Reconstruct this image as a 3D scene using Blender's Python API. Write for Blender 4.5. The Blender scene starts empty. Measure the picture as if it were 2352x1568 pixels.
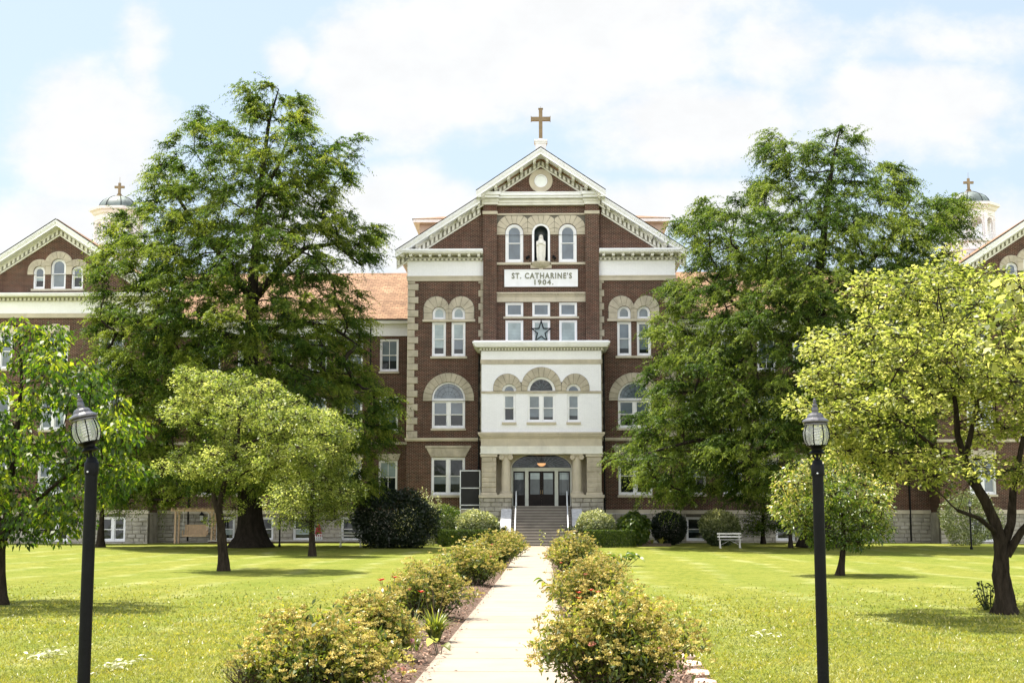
import bpy, bmesh, math, random
import numpy as np
from mathutils import Vector
from mathutils.geometry import tessellate_polygon

random.seed(7)
RNG = np.random.default_rng(11)
SC = bpy.context.scene
COL = SC.collection
R = math.radians

# ------------------------------------------------------------------ camera
PITCH, YAW, EYE, FPX = R(7.257), R(1.287), 1.65, 3266.7
cam_d = bpy.data.cameras.new('camera')
cam = bpy.data.objects.new('camera', cam_d)
COL.objects.link(cam)
cam.location = (0, 0, EYE)
cam.rotation_euler = (R(90) + PITCH, 0, YAW)
cam_d.sensor_width = 36.0
cam_d.lens = 50.0
cam_d.clip_start = 0.2
cam_d.clip_end = 3000
SC.camera = cam

# ------------------------------------------------------------------ light
SUN_EL, SUN_AZ = R(69.5), R(-52)          # azimuth from +Y towards +X: high, behind the building, a little left
sun_d = bpy.data.lights.new('sun', 'SUN')
sun = bpy.data.objects.new('sun', sun_d)
COL.objects.link(sun)
sun_d.energy = 5.0
sun_d.angle = R(0.53)
sun_d.color = (1.0, 0.95, 0.86)
sdir = Vector((math.sin(SUN_AZ) * math.cos(SUN_EL), math.cos(SUN_AZ) * math.cos(SUN_EL), math.sin(SUN_EL)))
sun.rotation_euler = sdir.to_track_quat('Z', 'Y').to_euler()
SC.view_settings.view_transform = 'Standard'
SC.view_settings.look = 'None'
SC.view_settings.gamma = 1
SC.view_settings.exposure = 1.33
SC.cycles.max_bounces = 7
SC.cycles.diffuse_bounces = 4
SC.cycles.glossy_bounces = 3
SC.cycles.transmission_bounces = 4
SC.cycles.transparent_max_bounces = 8
SC.cycles.caustics_reflective = False
SC.cycles.caustics_refractive = False
SC.cycles.sample_clamp_indirect = 6.0


class NT:
    """small node-tree helper"""
    def __init__(self, tree):
        self.t = tree
    def n(self, kind, **kw):
        nd = self.t.nodes.new(kind)
        for k, v in kw.items():
            setattr(nd, k, v)
        return nd
    def put(self, sock, v):
        if isinstance(v, bpy.types.NodeSocket):
            self.t.links.new(v, sock)
        else:
            if sock.type == 'RGBA' and isinstance(v, (tuple, list)) and len(v) == 3:
                v = (*v, 1.0)
            sock.default_value = v
    def math(self, op, a, b=0.0, c=0.0, clamp=False):
        nd = self.n('ShaderNodeMath', operation=op, use_clamp=clamp)
        for i, v in enumerate((a, b, c)):
            self.put(nd.inputs[i], v)
        return nd.outputs[0]
    def mix(self, f, a, b, blend='MIX'):
        nd = self.n('ShaderNodeMix', data_type='RGBA', blend_type=blend)
        self.put(nd.inputs[0], f); self.put(nd.inputs[6], a); self.put(nd.inputs[7], b)
        return nd.outputs[2]
    def noise(self, vec, scale, detail=4.0, rough=0.55):
        nd = self.n('ShaderNodeTexNoise')
        if vec is not None:
            self.put(nd.inputs['Vector'], vec)
        nd.inputs['Scale'].default_value = scale
        nd.inputs['Detail'].default_value = detail
        nd.inputs['Roughness'].default_value = rough
        return nd.outputs['Fac']
    def ramp(self, f, stops):
        nd = self.n('ShaderNodeValToRGB')
        cr = nd.color_ramp
        while len(cr.elements) < len(stops):
            cr.elements.new(0.5)
        for e, (p, c) in zip(cr.elements, stops):
            e.position = p
            e.color = (*c, 1.0) if len(c) == 3 else c
        self.put(nd.inputs[0], f)
        return nd.outputs[0]
    def rng(self, v, a, b, c=0.0, d=1.0, smooth=False):
        nd = self.n('ShaderNodeMapRange')
        if smooth:
            nd.interpolation_type = 'SMOOTHSTEP'
        for i, x in enumerate((v, a, b, c, d)):
            self.put(nd.inputs[i], x)
        return nd.outputs[0]


# ------------------------------------------------------------------ sky with clouds (by world direction)
world = bpy.data.worlds.new('World')
SC.world = world
world.use_nodes = True
W = NT(world.node_tree)
bg = world.node_tree.nodes['Background']
sky = W.n('ShaderNodeTexSky', sky_type='NISHITA')
sky.sun_disc = False
sky.sun_elevation = SUN_EL
sky.sun_rotation = SUN_AZ
sky.dust_density = 2.0
sky.ozone_density = 1.5
tc = W.n('ShaderNodeTexCoord')
sep = W.n('ShaderNodeSeparateXYZ')
W.put(sep.inputs[0], tc.outputs['Generated'])
ay = W.math('MAXIMUM', W.math('ABSOLUTE', sep.outputs[1]), 0.06)
cu = W.math('DIVIDE', sep.outputs[0], ay)
cv = W.math('DIVIDE', sep.outputs[2], ay)
cxyz = W.n('ShaderNodeCombineXYZ')
W.put(cxyz.inputs[0], cu); W.put(cxyz.inputs[1], W.math('MULTIPLY', cv, 1.35)); W.put(cxyz.inputs[2], 0.37)
n_big = W.noise(cxyz.outputs[0], 7.0, 9.0, 0.6)
n_fine = W.noise(cxyz.outputs[0], 19.0, 8.0, 0.62)
CLOUDS = [(0.02, .355, .20, .115, 1.15), (-.11, .325, .09, .075, 1.1), (.10, .290, .13, .055, 1.0), (.16, .34, .09, .06, .8),
          (.27, .300, .12, .050, 1.1), (.29, .345, .12, .035, .75), (-.185, .335, .03, .028, .8), (-.33, .28, .075, .075, 1.05),
          (-.295, .335, .03, .06, .7), (-.09, .215, .085, .055, 1.1), (-.16, .20, .08, .05, .9), (.08, .225, .14, .03, .7),
          (.33, .20, .10, .04, .8), (-.36, .20, .10, .05, .9)]
m = None
for (u0, v0, ru, rv, s) in CLOUDS:
    du = W.math('DIVIDE', W.math('SUBTRACT', cu, u0), ru)
    dv = W.math('DIVIDE', W.math('SUBTRACT', cv, v0), rv)
    d2 = W.math('ADD', W.math('MULTIPLY', du, du), W.math('MULTIPLY', dv, dv))
    b = W.math('MULTIPLY', W.math('SUBTRACT', 1.0, W.math('SQRT', d2)), s)
    m = b if m is None else W.math('MAXIMUM', m, b)
edge = W.math('ADD', W.math('MULTIPLY', W.math('SUBTRACT', n_big, 0.5), 1.5), W.math('MULTIPLY', W.math('SUBTRACT', n_fine, 0.5), 0.7))
front = W.rng(W.math('ADD', m, edge), 0.05, 0.55, smooth=True)
horizon = W.rng(cv, 0.22, 0.07, 0.0, 0.8, smooth=True)
front = W.math('MAXIMUM', front, horizon)
back = W.rng(n_big, 0.33, 0.52, smooth=True)
isback = W.rng(sep.outputs[1], 0.25, -0.15, smooth=True)
mask = W.math('ADD', W.math('MULTIPLY', front, W.math('SUBTRACT', 1.0, isback)), W.math('MULTIPLY', back, isback), clamp=True)
high = W.rng(sep.outputs[2], 0.42, 0.72, 1.0, 0.12, smooth=True)       # cloud kept low for facade fill, clear overhead to deepen ground shade
mask = W.math('MULTIPLY', W.math('MULTIPLY', mask, 0.97), high)
puff = W.rng(n_fine, 0.35, 0.65, 0.97, 1.04)
c_front = W.mix(1.0, (3.95, 3.98, 4.0), puff, 'MULTIPLY')
c_back = W.mix(1.0, (12.0, 12.0, 12.2), puff, 'MULTIPLY')      # unseen clouds behind the camera, added extra bright to fill the shaded facade
ccol = W.mix(isback, c_front, c_back)
skycol = W.mix(W.math('MULTIPLY', high, 0.68), sky.outputs[0], (3.0, 3.5, 3.9))
W.put(bg.inputs[0], W.mix(mask, skycol, ccol))
bg.inputs[1].default_value = 0.10


# ------------------------------------------------------------------ geometry helpers
def P(px, py, Y):
    """world point at depth Y that the photograph shows at px, py (2352-wide pixels)"""
    u, v = (px - 1176) / FPX, (784 - py) / FPX
    c, s = math.cos(PITCH), math.sin(PITCH)
    x, y, z = u, c - v * s, s + v * c
    x, y = x * math.cos(YAW) - y * math.sin(YAW), x * math.sin(YAW) + y * math.cos(YAW)
    t = Y / y
    return Vector((x * t, Y, EYE + z * t))

def gz(x, y):
    t = min(max((y - 40) / 52, 0), 1)
    z = 0.38 * t * t * (3 - 2 * t)
    return z + 0.03 * math.sin(x * .21 + 1) * math.sin(y * .13) * min(1, abs(x) / 6)

def G(px, py):
    """point of the ground seen at px, py"""
    lo, hi = 5.0, 120.0
    for _ in range(50):
        mid = (lo + hi) / 2
        p = P(px, py, mid)
        if p.z > gz(p.x, mid): lo = mid
        else: hi = mid
    p = P(px, py, lo)
    return Vector((p.x, lo, gz(p.x, lo)))

SHIFT = {}

def tag(o, label=None, cat=None, group=None, kind=None):
    if label: o['label'] = label
    if cat: o['category'] = cat
    if group: o['group'] = group
    if kind: o['kind'] = kind
    return o

def thing(name, label, cat, loc, group=None, shift=None):
    o = bpy.data.objects.new(name, None)
    o.empty_display_size = 0.2
    COL.objects.link(o)
    o.location = loc
    SHIFT[o.name] = Vector(shift) if shift is not None else Vector(loc)
    return tag(o, label, cat, group)

def copy_tree(o, parent=None):
    c = o.copy()
    COL.objects.link(c)
    if parent is not None:
        c.parent = parent
    for ch in list(o.children):
        copy_tree(ch, c)
    return c

def link_mesh(name, me, mat, parent, loc):
    o = bpy.data.objects.new(name, me)
    me.materials.append(mat)
    COL.objects.link(o)
    if parent is not None:
        o.parent = parent
        SHIFT[o.name] = SHIFT[parent.name]
    else:
        o.location = loc
        SHIFT[o.name] = Vector(loc)
    return o

def shape(x0, x1, z0, z1, rise=0.0, n=14):
    """rectangle, or rectangle with an (elliptic) arched head of that rise; counter-clockwise (x, z)"""
    if rise <= 0:
        return [(x0, z0), (x1, z0), (x1, z1), (x0, z1)]
    zs = z1 - rise
    cx, rx = (x0 + x1) / 2, (x1 - x0) / 2
    pts = [(x0, z0), (x1, z0)] if zs - z0 > 1e-4 else []
    pts += [(cx + rx * math.cos(math.pi * k / n), zs + rise * math.sin(math.pi * k / n)) for k in range(n + 1)]
    return pts

class MB:
    def __init__(self):
        self.v, self.f = [], []
    def add(self, verts, faces):
        o = len(self.v)
        self.v += [tuple(p) for p in verts]
        self.f += [tuple(i + o for i in f) for f in faces]
    def box(self, x0, x1, y0, y1, z0, z1):
        self.add([(x0, y0, z0), (x1, y0, z0), (x1, y1, z0), (x0, y1, z0), (x0, y0, z1), (x1, y0, z1), (x1, y1, z1), (x0, y1, z1)],
                 [(0, 3, 2, 1), (4, 5, 6, 7), (0, 1, 5, 4), (1, 2, 6, 5), (2, 3, 7, 6), (3, 0, 4, 7)])
        return self
    def plate(self, outer, y0, y1, holes=()):
        """polygon in the x-z plane with holes, solid from y0 (front) to y1"""
        loops = [list(outer)] + [list(h) for h in holes]
        flat = [p for l in loops for p in l]
        n = len(flat)
        tris = tessellate_polygon([[Vector((p[0], p[1], 0)) for p in l] for l in loops])
        vs = [(p[0], y0, p[1]) for p in flat] + [(p[0], y1, p[1]) for p in flat]
        fs = []
        for a, b, c in tris:
            fs.append((a, b, c)); fs.append((c + n, b + n, a + n))
        o = 0
        for l in loops:
            k = len(l)
            for i in range(k):
                j = (i + 1) % k
                fs.append((o + i, o + j, o + j + n, o + i + n))
            o += k
        self.add(vs, fs)
        return self
    def plate_x(self, outer, x0, x1):
        """polygon given as (y, z), solid from x0 to x1"""
        k = len(outer)
        self.add([(x0, p[0], p[1]) for p in outer] + [(x1, p[0], p[1]) for p in outer],
                 [tuple(range(k)), tuple(range(2 * k - 1, k - 1, -1))] + [(i, (i + 1) % k, (i + 1) % k + k, i + k) for i in range(k)])
        return self
    def lathe(self, cx, cy, prof, seg=16, a0=0.0, a1=2 * math.pi, sy=1.0, tilt=None):
        full = abs(a1 - a0 - 2 * math.pi) < 1e-5
        cols = seg if full else seg + 1
        vs = []
        for (r, z) in prof:
            for k in range(cols):
                a = a0 + (a1 - a0) * k / seg
                vs.append((cx + r * math.cos(a), cy + r * sy * math.sin(a), z))
        fs = []
        for i in range(len(prof) - 1):
            for k in range(seg):
                k2 = (k + 1) % cols
                fs.append((i * cols + k, i * cols + k2, (i + 1) * cols + k2, (i + 1) * cols + k))
        if full:
            fs.append(tuple(range(cols))[::-1])
            fs.append(tuple(range((len(prof) - 1) * cols, len(prof) * cols)))
        if tilt:
            vs = [tilt(Vector(p)) for p in vs]
        self.add(vs, fs)
        return self
    def tube(self, pts, rad, seg=8, cap=True):
        pts = [Vector(p) for p in pts]
        if not isinstance(rad, (list, tuple)):
            rad = [rad] * len(pts)
        vs, prev = [], None
        for i, p in enumerate(pts):
            d = (pts[min(i + 1, len(pts) - 1)] - pts[max(i - 1, 0)]).normalized()
            a = prev if prev is not None else (Vector((1, 0, 0)) if abs(d.x) < .9 else Vector((0, 1, 0)))
            a = (a - d * a.dot(d)).normalized()
            prev = a
            b = d.cross(a)
            for k in range(seg):
                t = 2 * math.pi * k / seg
                vs.append(p + (a * math.cos(t) + b * math.sin(t)) * rad[i])
        fs = []
        for i in range(len(pts) - 1):
            for k in range(seg):
                k2 = (k + 1) % seg
                fs.append((i * seg + k, i * seg + k2, (i + 1) * seg + k2, (i + 1) * seg + k))
        if cap:
            fs.append(tuple(range(seg))[::-1])
            fs.append(tuple(range((len(pts) - 1) * seg, len(pts) * seg)))
        self.add(vs, fs)
        return self
    def bar(self, a, b, w, h=None):
        """square bar from a to b"""
        a, b = Vector(a), Vector(b)
        h = h or w
        d = (b - a).normalized()
        up = Vector((0, 0, 1)) if abs(d.z) < .95 else Vector((0, 1, 0))
        s = d.cross(up).normalized() * w / 2
        u = s.cross(d).normalized() * h / 2
        self.add([a - s - u, a + s - u, a + s + u, a - s + u, b - s - u, b + s - u, b + s + u, b - s + u],
                 [(0, 3, 2, 1), (4, 5, 6, 7), (0, 1, 5, 4), (1, 2, 6, 5), (2, 3, 7, 6), (3, 0, 4, 7)])
        return self
    def build(self, name, mat, parent=None, loc=(0, 0, 0), smooth=False, bevel=0.0, recalc=True):
        sh = SHIFT[parent.name] if parent is not None else Vector(loc)
        me = bpy.data.meshes.new(name)
        me.from_pydata([(p[0] - sh.x, p[1] - sh.y, p[2] - sh.z) for p in self.v], [], self.f)
        if recalc:
            bm = bmesh.new(); bm.from_mesh(me)
            bmesh.ops.recalc_face_normals(bm, faces=bm.faces)
            bm.to_mesh(me); bm.free()
        if smooth:
            me.polygons.foreach_set('use_smooth', [True] * len(me.polygons))
            me.set_sharp_from_angle(angle=R(40))
        me.update()
        o = link_mesh(name, me, mat, parent, loc)
        if bevel:
            md = o.modifiers.new('bevel', 'BEVEL')
            md.width = bevel; md.segments = 2; md.limit_method = 'ANGLE'; md.angle_limit = R(35)
        return o


# ------------------------------------------------------------------ materials
MAT = {}

def material(name):
    m_ = bpy.data.materials.new(name)
    m_.use_nodes = True
    MAT[name] = m_
    return NT(m_.node_tree), m_.node_tree.nodes['Principled BSDF'], m_

def plain(name, c, rough=.6, var=.15, scale=3.0, metal=0.0, spec=.5, bump=0.0, bscale=30.0, dirt=None):
    k, b, m_ = material(name)
    t = k.n('ShaderNodeTexCoord').outputs['Object']
    f = k.noise(t, scale, 6.0, .6)
    lo = tuple(x * (1 - var) for x in c); hi = tuple(min(1, x * (1 + var)) for x in c)
    col = k.mix(k.rng(f, .3, .7), lo, hi)
    if dirt:
        mp = k.n('ShaderNodeMapping'); k.put(mp.inputs[0], t); mp.inputs['Scale'].default_value = (1.2, 1.2, .25)
        col = k.mix(k.rng(k.noise(mp.outputs[0], 2.2, 8.0, .65), .52, .75, 0, dirt[1]), col, dirt[0])
    k.put(b.inputs['Base Color'], col)
    b.inputs['Roughness'].default_value = rough
    b.inputs['Metallic'].default_value = metal
    b.inputs['Specular IOR Level'].default_value = spec
    if bump:
        bp = k.n('ShaderNodeBump'); bp.inputs['Strength'].default_value = bump; bp.inputs['Distance'].default_value = .02
        k.put(bp.inputs['Height'], k.noise(t, bscale, 5.0, .6))
        k.put(b.inputs['Normal'], bp.outputs[0])
    return m_

def wall_uv(k):
    t = k.n('ShaderNodeTexCoord').outputs['Object']
    s = k.n('ShaderNodeSeparateXYZ'); k.put(s.inputs[0], t)
    g = k.n('ShaderNodeSeparateXYZ'); k.put(g.inputs[0], k.n('ShaderNodeNewGeometry').outputs['True Normal'])
    side = k.math('GREATER_THAN', k.math('ABSOLUTE', g.outputs[0]), .6)
    u = k.math('ADD', k.math('MULTIPLY', s.outputs[0], k.math('SUBTRACT', 1.0, side)), k.math('MULTIPLY', s.outputs[1], side))
    c = k.n('ShaderNodeCombineXYZ'); k.put(c.inputs[0], u); k.put(c.inputs[1], s.outputs[2])
    return c.outputs[0], t

def bricks(name, c1, c2, mortar, bw, bh, ms, rough=.85, bump=.5, var=.25, offset=.5, mott=.15, streak=0.0):
    k, b, m_ = material(name)
    uv, t = wall_uv(k)
    br = k.n('ShaderNodeTexBrick')
    br.offset = offset
    k.put(br.inputs['Vector'], uv)
    for s, v in (('Color1', c1), ('Color2', c2), ('Mortar', mortar)):
        k.put(br.inputs[s], v)
    br.inputs['Scale'].default_value = 1.0
    br.inputs['Brick Width'].default_value = bw
    br.inputs['Row Height'].default_value = bh
    br.inputs['Mortar Size'].default_value = ms
    br.inputs['Mortar Smooth'].default_value = .2
    f = k.rng(k.noise(t, 1.1, 7.0, .6), .3, .7, 1 - var, 1 + var)
    f2 = k.rng(k.noise(t, 9.0, 3.0, .6),   .3, .7, 1 - mott, 1 + mott)
    col = k.mix(1.0, br.outputs['Color'], k.math('MULTIPLY', f, f2), 'MULTIPLY')
    if streak:
        mp = k.n('ShaderNodeMapping'); k.put(mp.inputs[0], t); mp.inputs['Scale'].default_value = (1.6, 1.6, .16)
        col = k.mix(k.rng(k.noise(mp.outputs[0], 1.4, 8.0, .7), .50, .72, 0, streak), col, (.022, .012, .010))
        col = k.mix(k.rng(k.noise(t, .35, 5.0, .6), .52, .70, 0, .35), col, (.11, .042, .026))
    k.put(b.inputs['Base Color'], col)
    b.inputs['Roughness'].default_value = rough
    b.inputs['Specular IOR Level'].default_value = .25
    bp = k.n('ShaderNodeBump'); bp.inputs['Strength'].default_value = bump; bp.inputs['Distance'].default_value = .012
    k.put(bp.inputs['Height'], k.math('SUBTRACT', 1.0, br.outputs['Fac']))
    k.put(b.inputs['Normal'], bp.outputs[0])
    return m_

BRICK = bricks('brick', (.082, .024, .015), (.026, .011, .008), (.25, .185, .135), .225, .080, .012, streak=.4)
PBRICK = bricks('painted_brick', (.87, .865, .885), (.85, .845, .87), (.78, .775, .79), .215, .074, .008, rough=.6, bump=.3, var=.03, mott=.03)
STONE = plain('limestone', (.47, .415, .32), .85, .2, 1.6, spec=.2, bump=.5, bscale=14, dirt=((.20, .17, .13), .45))
STONE_S = plain('smooth_limestone', (.53, .47, .365), .8, .13, 1.2, spec=.2, bump=.15, bscale=40, dirt=((.26, .22, .17), .35))
ROCK = plain('rock_faced_stone', (.40, .37, .31), .9, .3, 1.3, spec=.15, bump=1.0, bscale=9, dirt=((.12, .11, .09), .5))
MORTAR = plain('stone_mortar', (.15, .135, .11), .95, .2, 4)
WHITE = plain('white_paint', (.84, .835, .845), .5, .05, 2.0, dirt=((.55, .54, .48), .22))
BEDM = plain('shade_toned_moulding', (.33, .31, .26), .8, .25, 3, dirt=((.16, .14, .11), .4))  # backing darkened in colour to give the shade between dentils
CREAM = plain('cream_paint', (.72, .70, .63), .6, .1, 2.0, dirt=((.40, .37, .30), .3))
ROOF = bricks('roof_shingles', (.31, .19, .11), (.21, .125, .075), (.12, .07, .045), .34, .15, .016, rough=.95, bump=.6, var=.3)
DARK = plain('dark_metal', (.010, .010, .010), .6, .2, 5, spec=.2)
BLACK = plain('black_painted_metal', (.0035, .004, .004), .45, .3, 9, spec=.12, bump=.15, bscale=60)
DOORW = plain('dark_door_wood', (.010, .006, .005), .5, .3, 3, spec=.15)
TRIMG = plain('greenish_white_trim', (.52, .54, .48), .5, .08, 3)
GOLD = plain('weathered_gold', (.20, .135, .06), .45, .25, 3, metal=.2)
VERD = plain('weathered_copper', (.10, .125, .115), .6, .7, 1.1, metal=.0, dirt=((.02, .022, .022), .9))
PINKW = plain('pinkish_white_paint', (.78, .755, .74), .6, .06, 2, dirt=((.5, .42, .38), .3))
TANW = plain('tan_board', (.42, .33, .27), .7, .1, 2)
TREADC = plain('lit_tread_concrete', (.30, .27, .235), .85, .15, 1.2, bump=.2, bscale=40, dirt=((.17, .15, .12), .5))  # treads painted lighter than risers, as if catching light, so steps read
STEPC = plain('stair_concrete', (.165, .145, .125), .85, .18, 1.2, bump=.2, bscale=40, dirt=((.15, .135, .11), .5))  # riser tone with the shade under nosings put into the colour; also porch floor
MARBLE = plain('pale_coping_stone', (.50, .50, .50), .7, .22, 5, dirt=((.28, .28, .28), .4))
WPIPE = plain('white_pipe', (.75, .77, .79), .35, .04, 2)
STATUE = plain('white_statue_stone', (.78, .75, .68), .6, .1, 5, dirt=((.45, .42, .36), .4))
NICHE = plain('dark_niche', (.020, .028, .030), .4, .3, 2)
LETTER = plain('oxidised_letter', (.20, .205, .14), .6, .45, 7)
DISC = plain('oculus_white', (.82, .84, .82), .4, .02, 2)
BENCHP = plain('bench_white', (.66, .65, .60), .55, .1, 4, dirt=((.35, .33, .28), .4))
CEDAR = plain('weathered_cedar', (.46, .32, .19), .75, .25, 4)
TERRA = plain('urn_terracotta', (.45, .34, .24), .8, .15, 4)
UMB = plain('red_umbrella_cloth', (.36, .035, .045), .8, .2, 5)
GREENP = plain('dark_green_plastic', (.012, .045, .028), .4, .2, 4)
PATIO = plain('patio_concrete', (.46, .43, .37), .9, .12, 2)
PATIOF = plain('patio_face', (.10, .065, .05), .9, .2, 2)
TIMBER = plain('bed_timber', (.10, .075, .05), .9, .3, 4)
EDGEST = plain('edging_stone', (.52, .36, .27), .9, .25, 5, bump=.6, bscale=12)
BLINDM = plain('screen_mesh', (.008, .008, .008), .7, .3, 2)
BULB = plain('lamp_bulb_white', (.55, .56, .52), .4, .03, 3)

def pane_mat(name, c, rough=.07, spec=1.0, stripe=None):
    k, b, m_ = material(name)
    t = k.n('ShaderNodeTexCoord').outputs['Object']
    col = k.mix(k.rng(k.noise(t, 1.3, 4.0, .5), .3, .7), tuple(x * .7 for x in c), tuple(x * 1.3 for x in c))
    if stripe:
        s = k.n('ShaderNodeSeparateXYZ'); k.put(s.inputs[0], t)
        w = k.math('ABSOLUTE', k.math('SUBTRACT', k.math('FRACT', k.math('MULTIPLY', s.outputs[2], 1 / stripe)), .5))
        col = k.mix(k.rng(w, .38, .5), col, tuple(x * .45 for x in c))
    k.put(b.inputs['Base Color'], col)
    b.inputs['Roughness'].default_value = rough
    b.inputs['IOR'].default_value = 1.6
    b.inputs['Specular IOR Level'].default_value = spec * .5
    bp = k.n('ShaderNodeBump'); bp.inputs['Strength'].default_value = .25; bp.inputs['Distance'].default_value = .02
    k.put(bp.inputs['Height'], k.noise(t, 1.7, 2.0, .5))
    k.put(b.inputs['Normal'], bp.outputs[0])
    return m_

GL_DARK = pane_mat('glass_dark_room', (.009, .013, .013), .05, .55)
GL_DOOR = pane_mat('door_glass', (.065, .08, .08), .10, .7)
GL_BLUE = pane_mat('glass_drawn_shade', (.085, .115, .14), .12)
GL_PALE = pane_mat('glass_closed_blind', (.27, .34, .34), .12, 1.0, .09)
GL_MID = pane_mat('glass_half_curtain', (.12, .15, .16), .12)

# clear lamp glass
k, b, LGLASS = material('lamp_glass')
b.inputs['Base Color'].default_value = (.93, .96, .93, 1)
b.inputs['Roughness'].default_value = .06
b.inputs['Alpha'].default_value = .20
b.inputs['IOR'].default_value = 1.45
k, b, GLOWM = material('lit_lamp_bowl')
b.inputs['Base Color'].default_value = (.6, .35, .18, 1)
b.inputs['Emission Color'].default_value = (1.0, .50, .22, 1)
b.inputs['Emission Strength'].default_value = .35

def leaf_mat(name, stops, trans=.45, warm=(1.25, 1.2, .55), gloss=.07, grough=.42, face=.5):
    k, b, m_ = material(name)
    nt = m_.node_tree
    nt.nodes.remove(b)
    out = [n for n in nt.nodes if n.type == 'OUTPUT_MATERIAL'][0]
    at = k.n('ShaderNodeAttribute'); at.attribute_name = 'tint'
    col = k.ramp(at.outputs['Fac'], stops)
    d = k.n('ShaderNodeBsdfDiffuse'); k.put(d.inputs[0], k.mix(1.0, col, (face, face, face), 'MULTIPLY'))
    t = k.n('ShaderNodeBsdfTranslucent'); k.put(t.inputs[0], k.mix(1.0, col, warm, 'MULTIPLY'))
    mx = k.n('ShaderNodeMixShader'); mx.inputs[0].default_value = trans
    nt.links.new(d.outputs[0], mx.inputs[1]); nt.links.new(t.outputs[0], mx.inputs[2])
    g = k.n('ShaderNodeBsdfGlossy'); g.inputs['Roughness'].default_value = grough
    g.inputs[0].default_value = (.9, .9, .85, 1)
    m2 = k.n('ShaderNodeMixShader'); m2.inputs[0].default_value = gloss
    nt.links.new(mx.outputs[0], m2.inputs[1]); nt.links.new(g.outputs[0], m2.inputs[2])
    nt.links.new(m2.outputs[0], out.inputs[0])
    return m_

L_CYP = leaf_mat('cypress_leaf', [(0, (.010, .034, .006)), (.35, (.064, .125, .016)), (.7, (.23, .295, .044)), (1, (.44, .45, .08))], .52, (1.15, 1.12, .65), gloss=.012, face=.65)
L_CYP2 = leaf_mat('cypress_leaf_pale', [(0, (.012, .036, .008)), (.35, (.068, .125, .020)), (.7, (.21, .28, .052)), (1, (.39, .42, .10))], .52, (1.15, 1.12, .65), gloss=.012, face=.65)
L_BIG = leaf_mat('large_drooping_leaf', [(0, (.012, .048, .005)), (.5, (.09, .18, .014)), (1, (.46, .52, .06))], .58, (1.2, 1.15, .5), gloss=.025, grough=.45)
L_DOG = leaf_mat('dogwood_leaf', [(0, (.030, .070, .008)), (.5, (.24, .31, .045)), (1, (.70, .72, .22))], .55, (1.18, 1.13, .9), gloss=.03, grough=.45, face=.6)
L_DOGY = leaf_mat('yellow_green_leaf', [(0, (.030, .065, .008)), (.45, (.26, .31, .048)), (1, (.70, .69, .22))], .57, (1.17, 1.13, .9), gloss=.03, grough=.45, face=.6)
L_CHER = leaf_mat('copper_tipped_leaf', [(0, (.016, .050, .006)), (.45, (.095, .17, .018)), (.72, (.27, .32, .06)), (1, (.70, .58, .26))], .48, gloss=.04, face=.8)
L_DARK = leaf_mat('dark_leaf', [(0, (.008, .020, .008)), (.6, (.020, .040, .016)), (1, (.055, .085, .034))], .3, gloss=.035)
L_MID = leaf_mat('mid_green_leaf', [(0, (.030, .078, .010)), (.6, (.10, .17, .018)), (1, (.28, .33, .04))], .5, gloss=.03, face=.8)
L_PALE = leaf_mat('pale_grey_leaf', [(0, (.040, .068, .022)), (.4, (.17, .21, .08)), (1, (.72, .72, .46))], .4, gloss=.04, face=1.0)
L_HEDGE = leaf_mat('clipped_hedge_leaf', [(0, (.008, .024, .004)), (.6, (.035, .070, .008)), (1, (.17, .23, .02))], .35, gloss=.02, face=.9)
L_SPI = leaf_mat('spirea_leaf', [(0, (.016, .042, .008)), (.5, (.12, .17, .032)), (1, (.46, .46, .09))], .45, gloss=.03, face=.8)
L_GOLD = leaf_mat('faded_flower_head', [(0, (.20, .165, .045)), (.5, (.47, .39, .10)), (.88, (.70, .60, .20)), (1, (.60, .24, .18))], .25, (1.1, 1.0, .7), gloss=.03, face=1.0)
L_RED = leaf_mat('red_petal', [(0, (.55, .03, .02)), (1, (.75, .10, .03))], .35, (1.2, .8, .6), gloss=.05, face=1.0)
L_PINK = leaf_mat('pink_petal', [(0, (.62, .28, .30)), (1, (.75, .52, .50))], .3, (1.1, .9, .9), gloss=.04, face=1.0)
L_BLADE = leaf_mat('strap_leaf', [(0, (.04, .09, .010)), (.5, (.20, .28, .03)), (1, (.58, .56, .10))], .4, gloss=.08)
L_GRASS = leaf_mat('grass_blade', [(0, (.11, .155, .016)), (.45, (.27, .285, .034)), (.85, (.45, .42, .085)), (1, (.60, .54, .22))], .45, (1.15, 1.1, .6), gloss=.04, face=.75)
L_CUT = leaf_mat('dried_cutting', [(0, (.20, .22, .08)), (.5, (.45, .45, .28)), (1, (.62, .60, .45))], .2, (1, 1, .9), gloss=.05, face=1.0)
L_CHIP = leaf_mat('bark_chip', [(0, (.05, .028, .018)), (.5, (.16, .085, .055)), (1, (.42, .27, .19))], .02, (1, 1, 1), gloss=.02, face=1.0)

def bark(name, c1, c2, scale=6.0):
    k, b, m_ = material(name)
    t = k.n('ShaderNodeTexCoord').outputs['Object']
    mp = k.n('ShaderNodeMapping'); k.put(mp.inputs[0], t); mp.inputs['Scale'].default_value = (1, 1, .22)
    f = k.noise(mp.outputs[0], scale, 7.0, .7)
    k.put(b.inputs['Base Color'], k.ramp(f, [(.3, c1), (.7, c2)]))
    b.inputs['Roughness'].default_value = .95
    b.inputs['Specular IOR Level'].default_value = .1
    bp = k.n('ShaderNodeBump'); bp.inputs['Strength'].default_value = .9; bp.inputs['Distance'].default_value = .05
    k.put(bp.inputs['Height'], f); k.put(b.inputs['Normal'], bp.outputs[0])
    return m_

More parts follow.
